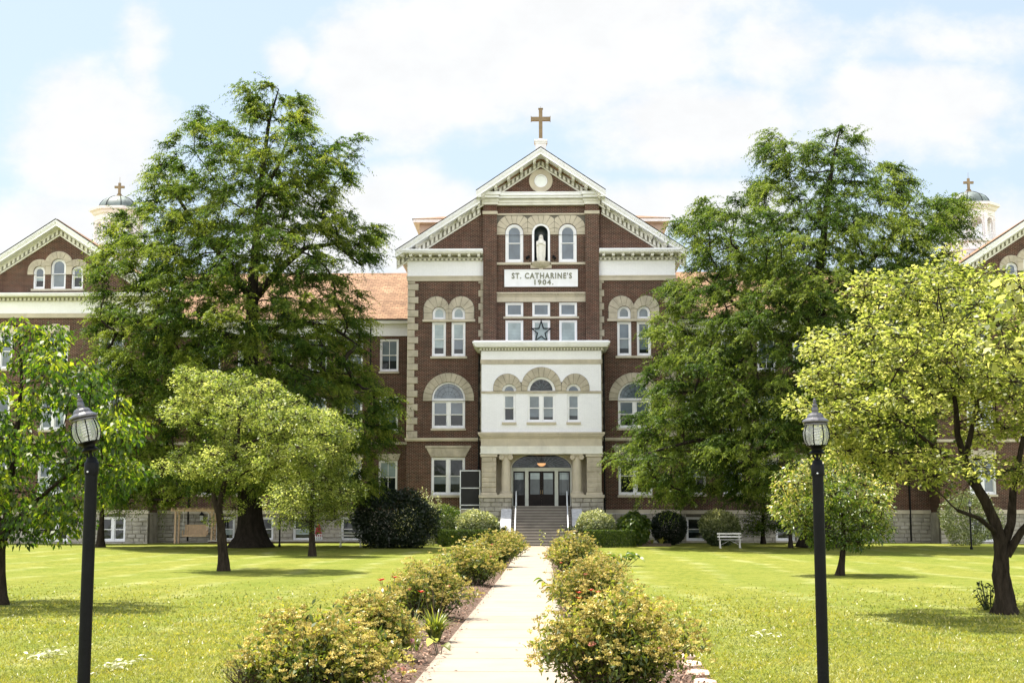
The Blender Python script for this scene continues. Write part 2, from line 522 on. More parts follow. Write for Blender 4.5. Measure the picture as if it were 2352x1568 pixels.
BARK_D = bark('dark_bark', (.008, .007, .005), (.034, .027, .020), 5)
BARK_G = bark('grey_brown_bark', (.008, .006, .004), (.045, .035, .025), 14)
TWIG = bark('dry_twig', (.05, .035, .025), (.17, .125, .09), 20)

# ------------------------------------------------------------------ lawn, path, beds
k, b, LAWN = material('lawn')
t = k.n('ShaderNodeTexCoord').outputs['Object']
s = k.n('ShaderNodeSeparateXYZ'); k.put(s.inputs[0], t)
wob = k.math('MULTIPLY', k.math('SUBTRACT', k.noise(t, .07, 3.0, .5), .5), 4.5)
xs = k.math('ADD', s.outputs[0], wob)
fr = k.math('FRACT', k.math('DIVIDE', k.math('ADD', xs, 40.3), 2.35))
line = k.rng(k.math('ABSOLUTE', k.math('SUBTRACT', fr, .5)), .0, .24, 1.0, 0.0, True)
band = k.math('GREATER_THAN', k.math('FRACT', k.math('DIVIDE', k.math('ADD', xs, 40.3 - 1.175), 4.7)), .5)
patch = k.noise(t, .33, 5.0, .6)
fine = k.noise(t, 26.0, 4.0, .75)
mid = k.noise(t, 4.5, 5.0, .65)
col = k.ramp(k.math('ADD', k.math('MULTIPLY', mid, .55), k.math('MULTIPLY', fine, .45)),
             [(.33, (.035, .065, .008)), (.46, (.115, .140, .016)), (.58, (.205, .210, .033)), (.72, (.33, .31, .085))])
col = k.mix(k.rng(patch, .35, .70, 0, .45), col, (.27, .25, .06))
col = k.mix(k.math('MULTIPLY', band, .20), col, (.10, .155, .02))
lf = k.math('MULTIPLY', line, k.rng(k.noise(t, .35, 6.0, .7), .45, .75, 0.0, .60))
col = k.mix(lf, col, (.42, .41, .20))
bare = k.rng(k.noise(t, .75, 6.0, .6), .66, .76, 0, .5)
col = k.mix(bare, col, (.40, .29, .14))
dk_ = k.rng(k.noise(t, 1.5, 6.0, .7), .50, .68, 0, .55)
col = k.mix(dk_, col, (.092, .130, .015))
k.put(b.inputs['Base Color'], col)
b.inputs['Roughness'].default_value = 1.0
b.inputs['Specular IOR Level'].default_value = .1
bp = k.n('ShaderNodeBump'); bp.inputs['Strength'].default_value = .8; bp.inputs['Distance'].default_value = .05
k.put(bp.inputs['Height'], k.math('ADD', fine, mid)); k.put(b.inputs['Normal'], bp.outputs[0])

PX0L, PX1L = -1.33, 0.29
k, b, CONC = material('path_concrete')
t = k.n('ShaderNodeTexCoord').outputs['Object']
col = k.mix(k.rng(k.noise(t, .8, 6.0, .6), .3, .7), (.255, .205, .150), (.315, .26, .195))
col = k.mix(k.rng(k.noise(t, 40.0, 3.0, .7), .35, .75, 0, .4), col, (.22, .175, .13))
col = k.mix(k.rng(k.noise(t, 2.6, 8.0, .65), .56, .74, 0, .5), col, (.20, .155, .11))
sp = k.n('ShaderNodeSeparateXYZ'); k.put(sp.inputs[0], t)
jf = k.math('FRACT', k.math('DIVIDE', k.math('SUBTRACT', sp.outputs[1], 2.0), 1.55))
jd = k.math('MINIMUM', jf, k.math('SUBTRACT', 1.0, jf))
col = k.mix(k.math('MULTIPLY', k.rng(jd, .0, .05, 1.0, 0.0, True), k.rng(k.noise(t, 3.0, 5.0, .7), .3, .7, .15, .75)), col, (.13, .10, .07))
ed_ = k.math('MAXIMUM', k.rng(sp.outputs[0], PX0L + .22, PX0L, 0, 1, True), k.rng(sp.outputs[0], PX1L - .22, PX1L, 0, 1, True))
col = k.mix(k.math('MULTIPLY', ed_, k.rng(k.noise(t, 5.0, 6.0, .7), .38, .65, 0, .7)), col, (.15, .11, .08))
k.put(b.inputs['Base Color'], col); b.inputs['Roughness'].default_value = .9
MULCH = plain('mulch', (.11, .075, .055), 1.0, .6, 18, bump=1.0, bscale=28, spec=.1)

def ground():
    ys = sorted(set([-60, -20, 0, 5, 10] + list(range(14, 100, 3)) + [100, 120, 160, 240, 400, 700, 1200]))
    xsq = sorted(set([-900, -400, -200, -120, -80, -60] + list(range(-48, 49, 4)) + [60, 80, 120, 200, 400, 900]))
    v = [(x, y, gz(x, y) if abs(x) < 70 and -5 < y < 110 else (.38 if y > 90 else 0)) for y in ys for x in xsq]
    n = len(xsq)
    f = [(j * n + i, j * n + i + 1, (j + 1) * n + i + 1, (j + 1) * n + i) for j in range(len(ys) - 1) for i in range(n - 1)]
    mb = MB(); mb.add(v, f)
    o = mb.build('lawn', LAWN, recalc=False, smooth=True)
    tag(o, kind='structure')
ground()

PX0, PX1 = -1.33, 0.29
mb = MB()
y = 2.0
while y < 80.4:
    y2 = min(y + 1.55, 80.5)
    a, c = y + .011, y2 - .011
    za, zc = gz(-.5, a) + .03, gz(-.5, c) + .03
    x0, x1 = PX0, PX1
    mb.add([(x0, a, za - .1), (x1, a, za - .1), (x1, c, zc - .1), (x0, c, zc - .1), (x0, a, za), (x1, a, za), (x1, c, zc), (x0, c, zc)],
           [(0, 3, 2, 1), (4, 5, 6, 7), (0, 1, 5, 4), (1, 2, 6, 5), (2, 3, 7, 6), (3, 0, 4, 7)])
    y = y2
tag(mb.build('path', CONC, bevel=.006), kind='structure')

def bed(x0, x1, y0, y1, seed):
    rr = random.Random(seed)
    mb = MB()
    n = int((y1 - y0) / .6)
    vs, fs = [], []
    for i in range(n + 1):
        yy = y0 + (y1 - y0) * i / n
        xa = x0 + (rr.uniform(-.09, .09) if abs(x0) > 1.4 else 0)
        xb = x1 + (rr.uniform(-.09, .09) if abs(x1) > 1.4 else 0)
        for j in range(5):
            x = xa + (xb - xa) * j / 4
            vs.append((x, yy, gz(x, yy) + .012 + (.035 if 0 < j < 4 else -.005) + rr.uniform(-.006, .008)))
    for i in range(n):
        for j in range(4):
            fs.append((i * 5 + j, i * 5 + j + 1, i * 5 + j + 6, i * 5 + j + 5))
    mb.add(vs, fs)
    tag(mb.build('mulch', MULCH, recalc=False, smooth=True), kind='structure')
bed(-2.75, PX0 - .01, 4, 66, 1)
bed(PX1 + .01, 1.78, 4, 62, 2)

# ================================================================== the building
XC = -0.152
F0, WY, PY = 88.0, 92.0, 89.7          # wall planes: centre block, wings, pavilions
B = thing('brick_building', 'dark brick building with white cornices, cross topped central gable and two long wings', 'building',
          (XC, F0, .33), shift=(0, F0, .33))

def part(mb, name, mat, parent=None, **kw):
    return mb.build(name, mat, parent or B, **kw)

WR = random.Random(21)
def window(x0, x1, z0, z1, Y, rise=0.0, lights=1, rail=.5, up=None, lo=None, sill=.14, muntin=False, ft=.10, sw=.08, sillw=.06):
    """double-hung window set in an opening of the wall plane Y: frame and sashes, panes, sill"""
    up, lo = up or GL_BLUE, lo or GL_DARK
    mb = MB()
    e = .004
    o = shape(x0 + e, x1 - e, z0 + e, z1 - e, rise)
    def inset(t):
        return shape(x0 + t, x1 - t, z0 + t, z1 - (t if rise == 0 else t), max(rise - t, 0) if rise else 0)
    mb.plate(o, Y + .05, Y + .20, [inset(ft)])
    ia, ib, ic, id_ = x0 + ft, x1 - ft, z0 + ft, z1 - ft
    mw = .17 if lights == 2 else 0
    if lights == 2:
        cx = (ia + ib) / 2
        mb.box(cx - mw / 2, cx + mw / 2, Y + .06, Y + .20, ic + .002, id_ - .002)
        spans = [(ia, cx - mw / 2), (cx + mw / 2, ib)]
    else:
        spans = [(ia, ib)]
    panes = []
    for a, c in spans:
        zr = ic + (id_ - ic) * rail if rail else None
        r2 = max(rise - ft, 0) if rise else 0
        if rail is None:
            mb.plate(shape(a + .003, c - .003, ic + .003, id_ - .003, r2), Y + .11, Y + .17, [shape(a + sw * .6, c - sw * .6, ic + sw * .6, id_ - sw * .6, max(r2 - sw * .6, 0))])
            panes.append((up, shape(a + .02, c - .02, ic + .02, id_ - .02, max(r2 - .02, 0)), Y + .14))
        else:
            mb.plate(shape(a + .003, c - .003, zr, id_ - .003, r2), Y + .10, Y + .15, [shape(a + sw * .7, c - sw * .7, zr + sw * .5, id_ - sw * .7, max(r2 - sw * .7, 0))])
            mb.plate(shape(a + .003, c - .003, ic + .003, zr + .04), Y + .151, Y + .19, [shape(a + sw * .7, c - sw * .7, ic + sw, zr - .02)])
            panes.append((up, shape(a + .02, c - .02, zr + .02, id_ - .02, max(r2 - .02, 0)), Y + .125))
            panes.append((lo, shape(a + .02, c - .02, ic + .02, zr + .01), Y + .170))
            if muntin:
                xm = (a + c) / 2
                mb.box(xm - .015, xm + .015, Y + .105, Y + .14, zr + .03, id_ - .02)
                mb.box(xm - .015, xm + .015, Y + .155, Y + .18, ic + .02, zr - .01)
    w = part(mb, 'window', WHITE)
    for mat_, poly, yy in panes:
        part(MB().plate(poly, yy, yy + .012), 'pane', mat_, w)
    if rail is not None and WR.random() < .6:
        drop = WR.uniform(.15, .7) * (zr - ic)
        for a, c in spans:
            part(MB().box(a + sw * .7, c - sw * .7, Y + .158, Y + .166, zr - .02 - drop, zr + .02), 'blind', WR.choice([GL_MID, GL_BLUE, GL_PALE]), w)
    if sill:
        part(MB().box(x0 - sillw, x1 + sillw, Y - .12, Y + .08, z0 - sill, z0 - .003), 'sill', STONE_S, w, bevel=.01)
    return w

def wall(name, poly, Y, holes, mat=BRICK, th=.45, label=None):
    o = part(MB().plate(poly, Y, Y + th, holes), name, mat)
    if label: o['label'] = label
    return o

def blocks(mb, x0, x1, z0, z1, yf, ch, wr, proud=(.02, .07), holes=(), seed=0, gap=.016, taper=.03):
    """coursed stones with rough projecting faces"""
    rr = random.Random(seed)
    nz = max(1, round((z1 - z0) / ch))
    for r in range(nz):
        a, c = z0 + (z1 - z0) * r / nz + gap / 2, z0 + (z1 - z0) * (r + 1) / nz - gap / 2
        x = x0 + (0 if r % 2 else -wr[0] * .4)
        while x < x1 - .02:
            w = rr.uniform(*wr)
            xa, xb = max(x, x0) + gap / 2, min(x + w, x1)
            if x1 - xb < .12: xb = x1
            x = xb
            xb -= gap / 2
            if xb - xa < .04: continue
            spans = [(xa, xb)]
            for (h0, h1, g0, g1) in holes:
                if c > g0 and a < g1:
                    nxt = []
                    for s0, s1 in spans:
                        if s1 <= h0 or s0 >= h1: nxt.append((s0, s1)); continue
                        if h0 - s0 > .06: nxt.append((s0, h0 - .005))
                        if s1 - h1 > .06: nxt.append((h1 + .005, s1))
                    spans = nxt
            for s0, s1 in spans:
                p = rr.uniform(*proud)
                t_ = min(taper, (s1 - s0) * .3, (c - a) * .3)
                j = [rr.uniform(-.3, .3) * t_ for _ in range(8)]
                q = [rr.uniform(.5, 1.2) * p for _ in range(4)]
                vs = [(s0, yf, a), (s1, yf, a), (s1, yf, c), (s0, yf, c),
                      (s0 + t_ + j[0], yf - q[0], a + t_ + j[1]), (s1 - t_ + j[2], yf - q[1], a + t_ + j[3]),
                      (s1 - t_ + j[4], yf - q[2], c - t_ + j[5]), (s0 + t_ + j[6], yf - q[3], c - t_ + j[7])]
                mb.add(vs, [(0, 1, 5, 4), (1, 2, 6, 5), (2, 3, 7, 6), (3, 0, 4, 7), (4, 5, 6, 7)])
    return mb

def voussoirs(mb, cx, cz, r0, r1, y0, y1, n=9, a0=0.0, a1=math.pi, gap=.012, rfun=None):
    for k in range(n):
        b0 = a0 + (a1 - a0) * k / n + gap / r1
        b1 = a0 + (a1 - a0) * (k + 1) / n - gap / r1
        pts = []
        for j in range(4):
            t = b0 + (b1 - b0) * j / 3
            pts.append((cx + r0 * math.cos(t), cz + r0 * math.sin(t)))
        for j in range(3, -1, -1):
            t = b0 + (b1 - b0) * j / 3
            rr = rfun(t) if rfun else r1
            pts.append((cx + rr * math.cos(t), cz + rr * math.sin(t)))
        mb.plate(pts, y0 - .02 * (k % 2), y1)
    return mb

def lobes(cs, z0, n=16):
    """outline of overlapping round arches standing on z0: cs = [(cx, cz, r)] from left to right, counter-clockwise from bottom left to right"""
    x0, x1 = cs[0][0] - cs[0][2], cs[-1][0] + cs[-1][2]
    top = []
    N = 90
    for i in range(N + 1):
        x = x0 + (x1 - x0) * (1 - math.cos(math.pi * i / N)) / 2
        z = max([c[1] + math.sqrt(max(c[2] ** 2 - (x - c[0]) ** 2, 0)) for c in cs if abs(x - c[0]) <= c[2] + 1e-6] or [cs[0][1]])
        top.append((x, z))
    return [(x0, z0), (x1, z0)] + top[::-1]

# ---------------------------------------------------------------- centre block: walls
def arch_w(c, hw, z0, z1):
    return (c - hw, c + hw, z0, z1, hw)

HOLES = []
for sx in (-1, 1):
    for c in (6.39, 5.17):
        HOLES.append(shape(sx * c - .41, sx * c + .41, 14.26, 15.06, .41))
        HOLES.append(shape(sx * c - .435, sx * c + .435, 11.94, 14.09))
    HOLES.append(shape(sx * 5.77 - 1.03, sx * 5.77 + 1.03, 7.45, 10.34, 1.03))
    HOLES.append(shape(sx * 5.77 - 1.04, sx * 5.77 + 1.04, 3.34, 5.66))
for c in (-1.68, 1.68):
    HOLES.append(shape(c - .565, c + .565, 17.85, 20.31, .565))
HOLES.append(shape(-.57, .57, 17.87, 20.34, .57))
for c in (-1.68, 0, 1.68):
    HOLES.append(shape(c - .56, c + .56, 14.42, 15.31))
    HOLES.append(shape(c - .56, c + .56, 11.9, 14.20))
DEP = 104.0
wall('wall', [(-8.34, 2.3), (8.34, 2.3), (8.34, 18.35), (3.3, 21.55), (-3.3, 21.55), (-8.34, 18.35)], F0, HOLES)
for sx in (-1, 1):
    part(MB().box(*sorted((sx * 8.34, sx * 7.9)), F0 + .45, DEP, .2, 18.35), 'wall', BRICK)
# gable above the entablature stands a little forward
wall('wall', [(-3.0, 22.2), (3.0, 22.2), (0, 24.22)], F0 - .32, [[(.42 * math.cos(a), 23.0 + .42 * math.sin(a)) for a in np.linspace(0, 2 * math.pi, 33)[:-1]]], th=.25)
oc = MB().plate([(.74 * math.cos(a), 23.0 + .74 * math.sin(a)) for a in np.linspace(0, 2 * math.pi, 41)[:-1]], F0 - .40, F0 - .30,
                [[(.43 * math.cos(a), 23.0 + .43 * math.sin(a)) for a in np.linspace(0, 2 * math.pi, 33)[:-1]]])
oc = part(oc, 'oculus', STONE_S)
part(MB().plate([(.43 * math.cos(a), 23.0 + .43 * math.sin(a)) for a in np.linspace(0, 2 * math.pi, 33)[:-1]], F0 - .27, F0 - .20), 'pane', DISC, oc)
part(MB().plate([(.415 * math.cos(a), 23.0 + .415 * math.sin(a)) for a in np.linspace(0, 2 * math.pi, 33)[:-1]], F0 - .36, F0 - .26,
                [[(.345 * math.cos(a), 23.0 + .345 * math.sin(a)) for a in np.linspace(0, 2 * math.pi, 33)[:-1]]]), 'frame', WHITE, oc)

# pilasters
for sx in (-1, 1):
    x0, x1 = sorted((sx * 2.78, sx * 3.62))
    pl = part(MB().box(x0, x1, F0 - .42, F0 + .02, 11.6, 21.46), 'pilaster', BRICK)
    part(MB().box(x0 - .05, x1 + .05, F0 - .48, F0 + .01, 20.85, 21.06), 'cap', STONE_S, pl, bevel=.02)

# entablature under the pediment
mb = MB()
mb.box(-2.72, 2.72, F0 - .30, F0 + .02, 21.47, 21.86)
mb.box(-2.70, 2.70, F0 - .36, F0 - .29, 21.62, 21.78)
for sx in (-1, 1):
    x0, x1 = sorted((sx * 2.70, sx * 3.72))
    mb.box(x0, x1, F0 - .52, F0 + .03, 21.465, 21.84)
    mb.box(x0 - .05, x1 + .05, F0 - .58, F0 + .02, 21.66, 21.82)
part(mb, 'entablature', CREAM)
mb = MB()
mb.box(-2.68, 2.68, F0 - .62, F0 - .02, 21.862, 22.0)
mb.box(-2.66, 2.66, F0 - .74, F0 - .03, 22.0, 22.17)
for sx in (-1, 1):
    x0, x1 = sorted((sx * 2.62, sx * 3.86))
    mb.box(x0, x1, F0 - .86, F0, 21.845, 22.0)
    mb.box(x0 - .08, x1 + .08, F0 - 1.0, F0 - .01, 22.0, 22.19)
mb.box(-2.60, 2.60, F0 - .78, F0 - .1, 22.172, 22.21)
part(mb, 'cornice', WHITE)

# ---------------------------------------------------------------- raking cornices
def rake(x0, z0, x1, z1, yf, yb, bot, mods=True, nm=None):
    sl = (z1 - z0) / (x1 - x0)
    def band(mb, d0, d1, ya, yc, a=0.0, c=1.0):
        xa, xb = x0 + (x1 - x0) * a, x0 + (x1 - x0) * c
        za, zb = z0 + (z1 - z0) * a, z0 + (z1 - z0) * c
        mb.plate([(xa, za - d1), (xb, zb - d1), (xb, zb - d0), (xa, za - d0)], ya, yc)
    L = abs(x1 - x0)
    dk = MB(); band(dk, .0, .05, yf - .07, yf + .3)
    part(dk, 'roof_edge', DARK)
    w = MB()
    band(w, .05, .17, yf - .03, yf + .3); band(w, .17, .26, yf + .03, yf + .28); band(w, .26, .44, yf + .09, yf + .26)
    band(w, .36, .43, yf + .25, yb + .05)
    part(w, 'raking_cornice', WHITE)
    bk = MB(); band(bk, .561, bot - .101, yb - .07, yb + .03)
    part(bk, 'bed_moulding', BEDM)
    c = MB()
    band(c, .43, .56, yb - .14, yb + .03); band(c, bot - .1, bot, yb - .11, yb + .03)
    if mods:
        n = max(2, round(L / .88))
        for k in range(n):
            f = (k + .5) / n
            h = .09 / L
            band(c, .43, .60, yf + .33, yb - .14, f - h, f + h)
            band(c, .43, .66, yf + .55, yb - .14, f - h * .8, f + h * .8)
    n = round(L / .27)
    for k in range(n):
        f = (k + .5) / n
        h = .072 / L
        band(c, .58, .60 + (bot - .72), yb - .22, yb - .06, f - h, f + h)
    part(c, 'dentil_band', CREAM)

for sx in (-1, 1):
    rake(sx * 9.08, 18.49, sx * 3.80, 21.94, F0 - 1.0, F0, 1.03)
    rake(sx * 4.02, 22.10, 0, 24.84, F0 - 1.75, F0 - .32, .95)
    part(MB().box(*sorted((sx * 3.72, sx * 4.0)), F0 - 1.6, F0 + 1.2, 21.7, 22.02), 'pediment_return', WHITE)
# roof of the centre block
part(MB().plate([(-9.1, 18.50), (-8.9, 18.45), (0, 24.28), (8.9, 18.45), (9.1, 18.50), (0, 24.45)], F0 - .7, DEP + .5), 'roof', ROOF)
part(MB().plate([(-4.05, 22.10), (-3.95, 22.05), (0, 24.74), (3.95, 22.05), (4.05, 22.10), (0, 24.87)], F0 - 1.45, F0 + 3), 'roof', ROOF)

# horizontal cornice returns, frieze and stone band on the towers
for sx in (-1, 1):
    xo, xi = sx * 9.08, sx * 3.63
    def bx(mb, a, c, y0, y1, z0, z1):
        mb.box(*sorted((sx * a, sx * c)), y0, y1, z0, z1)
    w = MB()
    bx(w, 3.63, 9.08, F0 - .98, F0 + .02, 18.45, 18.56); bx(w, 3.63, 9.02, F0 - .92, F0 + .02, 18.37, 18.45)
    bx(w, 8.36, 9.08, F0 + .02, DEP, 18.38, 18.55)
    part(w, 'cornice', WHITE)
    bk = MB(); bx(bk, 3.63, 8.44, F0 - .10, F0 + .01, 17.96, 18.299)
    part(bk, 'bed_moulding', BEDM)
    c = MB()
    bx(c, 3.63, 8.98, F0 - .84, F0 + .01, 18.30, 18.37); bx(c, 3.63, 8.52, F0 - .16, F0 + .01, 18.10, 18.15)
    bx(c, 3.63, 8.46, F0 - .12, F0 + .01, 17.93, 17.96)
    bx(c, 8.36, 8.98, F0 + .01, DEP, 18.31, 18.375)
    n = 9
    for k in range(n):
        xm = 3.9 + (8.75 - 3.9) * k / (n - 1)
        bx(c, xm - .085, xm + .085, F0 - .74, F0 - .15, 18.15, 18.30)
    n = 18
    for k in range(n):
        xm = 3.75 + (8.40 - 3.75) * k / (n - 1)
        bx(c, xm - .07, xm + .07, F0 - .22, F0 - .09, 17.97, 18.10)
    for k in range(18):
        ym = F0 + .6 + k * .88
        bx(c, 8.37, 8.85, ym - .085, ym + .085, 18.15, 18.31)
    part(c, 'dentil_band', CREAM)
    f = MB(); bx(f, 3.63, 8.40, F0 - .05, F0 + .01, 17.01, 17.93); bx(f, 8.342, 8.40, F0 + .01, DEP, 17.01, 18.3)
    part(f, 'frieze', PBRICK)
    s_ = MB(); bx(s_, 3.63, 8.42, F0 - .09, F0 + .01, 16.68, 17.008); bx(s_, 3.63, 8.46, F0 - .13, F0 + .01, 16.92, 17.0)
    part(s_, 'stone_band', STONE_S)
    # quoins
    q, qi = MB(), MB()
    z = 6.86; k = 0
    while z < 16.6:
        z2 = min(z + .42, 16.675)
        wq = .68 if k % 2 == 0 else .46
        blocks(q, *sorted((sx * 8.37, sx * (8.37 - wq))), z, z2, F0 - .02, .42, (2, 3), (.03, .07), seed=k, gap=.012)
        wi = .34 if k % 2 else .20
        blocks(qi, *sorted((sx * 3.60, sx * (3.60 + wi))), z, z2, F0 - .02, .42, (2, 3), (.03, .06), seed=k + 99, gap=.012)
        q.plate_x([(F0 - .02, z + .006), (F0 + (.5 if k % 2 else .3), z + .006), (F0 + (.5 if k % 2 else .3), z2 - .006), (F0 - .02, z2 - .006)], *sorted((sx * 8.37, sx * 8.345)))
        z = z2; k += 1
    part(q, 'quoins', STONE)
    part(qi, 'quoins', STONE)
    # twin arched windows, third floor
    sur = MB()
    out = lobes([(-.78 * 1 + 0, 14.9, .82), (.78, 14.9, .82)], 14.265)
    out = [(sx * 5.78 + x, z) for x, z in out]
    sur.plate(out, F0 - .05, F0 + .05, [shape(sx * c - .415, sx * c + .415, 14.27, 15.066, .416) for c in ((6.39, 5.17) if sx < 0 else (5.17, 6.39))])
    so = part(sur, 'window_surround', MORTAR)
    vs = MB()
    for c, oc_ in ((6.39, 6.56), (5.17, 5.0)):
        cx_, ox = sx * c, sx * oc_
        def rf(t, cx_=cx_, ox=ox):
            dx, dz = math.cos(t), math.sin(t)
            ex, ez = cx_ - ox, 14.65 - 14.9
            bq = dx * ex + dz * ez; cq = ex * ex + ez * ez - .80 ** 2
            r_ = -bq + math.sqrt(max(bq * bq - cq, 0))
            lim = abs((sx * 5.78 - cx_) / dx) - .006 if dx * (sx * 5.78 - cx_) > 1e-4 else 9
            return min(r_, lim)
        voussoirs(vs, cx_, 14.65, .416, .8, F0 - .10, F0 - .02, 7, rfun=rf)
        for e in (-1, 1):
            xa = cx_ + e * .418
            far = cx_ + e * (.60 if (e * (sx * 5.78 - cx_) > 0) else .955)
            vs.box(*sorted((xa, far)), F0 - .09, F0 - .02, 14.275, 14.64)
    part(vs, 'voussoirs', STONE, so)
    part(MB().box(*sorted((sx * 4.12, sx * 7.42)), F0 - .14, F0 + .05, 14.10, 14.255), 'stone_band', STONE_S, bevel=.012)
    for c in (6.39, 5.17):
        window(sx * c - .41, sx * c + .41, 14.26, 15.06, F0, .41, rail=None, up=GL_PALE if sx < 0 else GL_MID, sill=0)
        window(sx * c - .435, sx * c + .435, 11.94, 14.09, F0, up=GL_PALE if sx < 0 else GL_BLUE, sill=0, rail=.5)
    part(MB().box(*sorted((sx * 4.62, sx * 6.92)), F0 - .13, F0 + .05, 11.79, 11.935), 'sill', STONE_S, bevel=.012)
    # great arched window, second floor
    cx_ = sx * 5.77
    sur = MB().plate(lobes([(cx_, 9.30, 1.59)], 9.15), F0 - .04, F0 + .05, [[(p[0], p[1]) for p in shape(cx_ - 1.036, cx_ + 1.036, 9.16, 10.345, 1.04)]])
    so = part(sur, 'window_surround', MORTAR)
    vs = MB(); voussoirs(vs, cx_, 9.30, 1.04, 1.58, F0 - .11, F0 - .02, 13)
    for e in (-1, 1):
        vs.box(*sorted((cx_ + e * 1.04, cx_ + e * 1.58)), F0 - .10, F0 - .02, 9.16, 9.292)
    part(vs, 'voussoirs', STONE, so)
    fan = MB()
    ft = .10
    fan.plate(shape(cx_ - 1.025, cx_ + 1.025, 9.20, 10.335, 1.025), F0 + .05, F0 + .2, [shape(cx_ - .93, cx_ + .93, 9.30, 10.235, .93)])
    fw = part(fan, 'window', WHITE)
    part(MB().plate(shape(cx_ - .95, cx_ + .95, 9.28, 10.25, .95), F0 + .14, F0 + .155), 'pane', GL_BLUE, fw)
    ld = MB()
    for a in np.linspace(.26, math.pi - .26, 7):
        ld.bar((cx_ + .2 * math.cos(a), F0 + .135, 9.3 + .2 * math.sin(a)), (cx_ + .92 * math.cos(a), F0 + .135, 9.3 + .92 * math.sin(a)), .012)
    for r_ in (.45, .72):
        ld.tube([(cx_ + r_ * math.cos(a), F0 + .135, 9.3 + r_ * math.sin(a)) for a in np.linspace(0, math.pi, 16)], .008, 4)
    part(ld, 'leading', DARK, fw)
    window(cx_ - 1.03, cx_ + 1.03, 7.45, 9.197, F0, lights=2, up=GL_BLUE, rail=.48, sill=.14)
    # string course, first floor window, water table
    part(MB().box(*sorted((sx * 3.55, sx * 8.42)), F0 - .12, F0 + .03, 6.66, 6.74).box(*sorted((sx * 3.55, sx * 8.46)), F0 - .17, F0 + .03, 6.74, 6.85), 'string_course', STONE_S)
    li = MB().plate([(cx_ - 1.07, 5.67), (cx_ + 1.07, 5.67), (cx_ + 1.36, 6.24), (cx_ - 1.36, 6.24)], F0 - .07, F0 + .03)
    li.box(cx_ - 1.42, cx_ + 1.42, F0 - .14, F0 + .03, 6.25, 6.37)
    for k in range(-4, 5):
        li.plate([(cx_ + k * .235 - .105, 5.70), (cx_ + k * .235 + .105, 5.70), (cx_ + k * .30 + .135, 6.22), (cx_ + k * .30 - .135, 6.22)], F0 - .10 - .015 * (k % 2), F0 - .02)
    part(li, 'lintel', STONE)
    window(cx_ - 1.04, cx_ + 1.04, 3.34, 5.66, F0, lights=2, up=GL_DARK, rail=.5, sill=.14)
    part(MB().box(*sorted((sx * 3.4, sx * 8.46)), F0 - .14, F0 + .1, 2.21, 2.45), 'water_table', STONE_S)
    part(blocks(MB(), *sorted((sx * 3.4, sx * 8.42)), .1, 2.21, F0 - .03, .3, (.35, .8), (.02, .08), seed=5 + sx), 'stone_base', ROCK)
    part(MB().box(*sorted((sx * 3.4, sx * 8.42)), F0 - .03, F0 + .4, 0, 2.2), 'stone_base', MORTAR)
    # downspout
    dp = MB().tube([(sx * 3.87, F0 - .14, 12.0), (sx * 3.87, F0 - .14, .45)], .055, 8)
    for z in (11, 9, 7.3, 5, 3): dp.box(sx * 3.87 - .08, sx * 3.87 + .08, F0 - .18, F0 + .01, z, z + .06)
    part(dp, 'downspout', DARK)
    # dormer on the flank of the roof
    dm = MB().box(*sorted((sx * 4.6, sx * 8.15)), 93.6, 97.2, 18.3, 21.6)
    d0 = part(dm, 'dormer', TANW)
    part(MB().box(*sorted((sx * 4.6, sx * 8.55)), 93.1, 97.7, 21.55, 21.77), 'fascia', WHITE, d0)
    rm = MB()
    xa, xb = sx * 4.4, sx * 8.62
    rm.add([(xa, 93.0, 21.772), (xb, 93.0, 21.772), (xb, 97.8, 21.772), (xa, 97.8, 21.772), (sx * 4.4, 95.4, 22.45), (sx * 6.2, 95.4, 22.45)],
           [(0, 1, 5, 4), (1, 2, 5), (2, 3, 4, 5), (3, 0, 4), (0, 3, 2, 1)])
    part(rm, 'roof', ROOF, d0)

# ---------------------------------------------------------------- centre bay between the pilasters
pan = MB().plate([(-2.775, 19.62), (2.775, 19.62), (2.775, 20.86), (-2.775, 20.86)], F0 - .03, F0 + .05,
                 [shape(c - .575, c + .575, 19.40, 20.325 if c else 20.345, .575) if False else
                  [(c - .575, 19.621)] + [(c + .575, 19.621)] + [(c + .575 * math.cos(a), 19.76 + .575 * math.sin(a)) for a in np.linspace(0, math.pi, 16)] for c in (-1.68, 0, 1.68)])
po = part(pan, 'arch_panel', MORTAR)
vs = MB()
for c in (-1.68, 0, 1.68):
    def rf(t, c=c):
        dx, dz = math.cos(t), math.sin(t)
        lim = [1.2]
        if dz > .05: lim.append((20.84 - 19.76) / dz)
        if abs(dx) > .05: lim.append((.834 if not (abs(c) > 1 and dx * c > 0) else 1.085) / abs(dx))
        return min(lim) - .006
    voussoirs(vs, c, 19.76, .577, .9, F0 - .07, F0 - .01, 9, rfun=rf)
for a, c in ((-2.77, -2.265), (-1.095, -.585), (.585, 1.095), (2.265, 2.77)):
    vs.box(a, c, F0 - .065, F0 - .01, 19.63, 19.752)
part(vs, 'voussoirs', STONE_S, po)
part(MB().box(-2.775, 2.775, F0 - .12, F0 + .03, 20.87, 20.97), 'stone_band', STONE_S)
for c in (-1.68, 1.68):
    window(c - .565, c + .565, 17.85, 20.31, F0, .565, rail=.50, up=GL_BLUE, lo=GL_BLUE, ft=.15, sill=0)
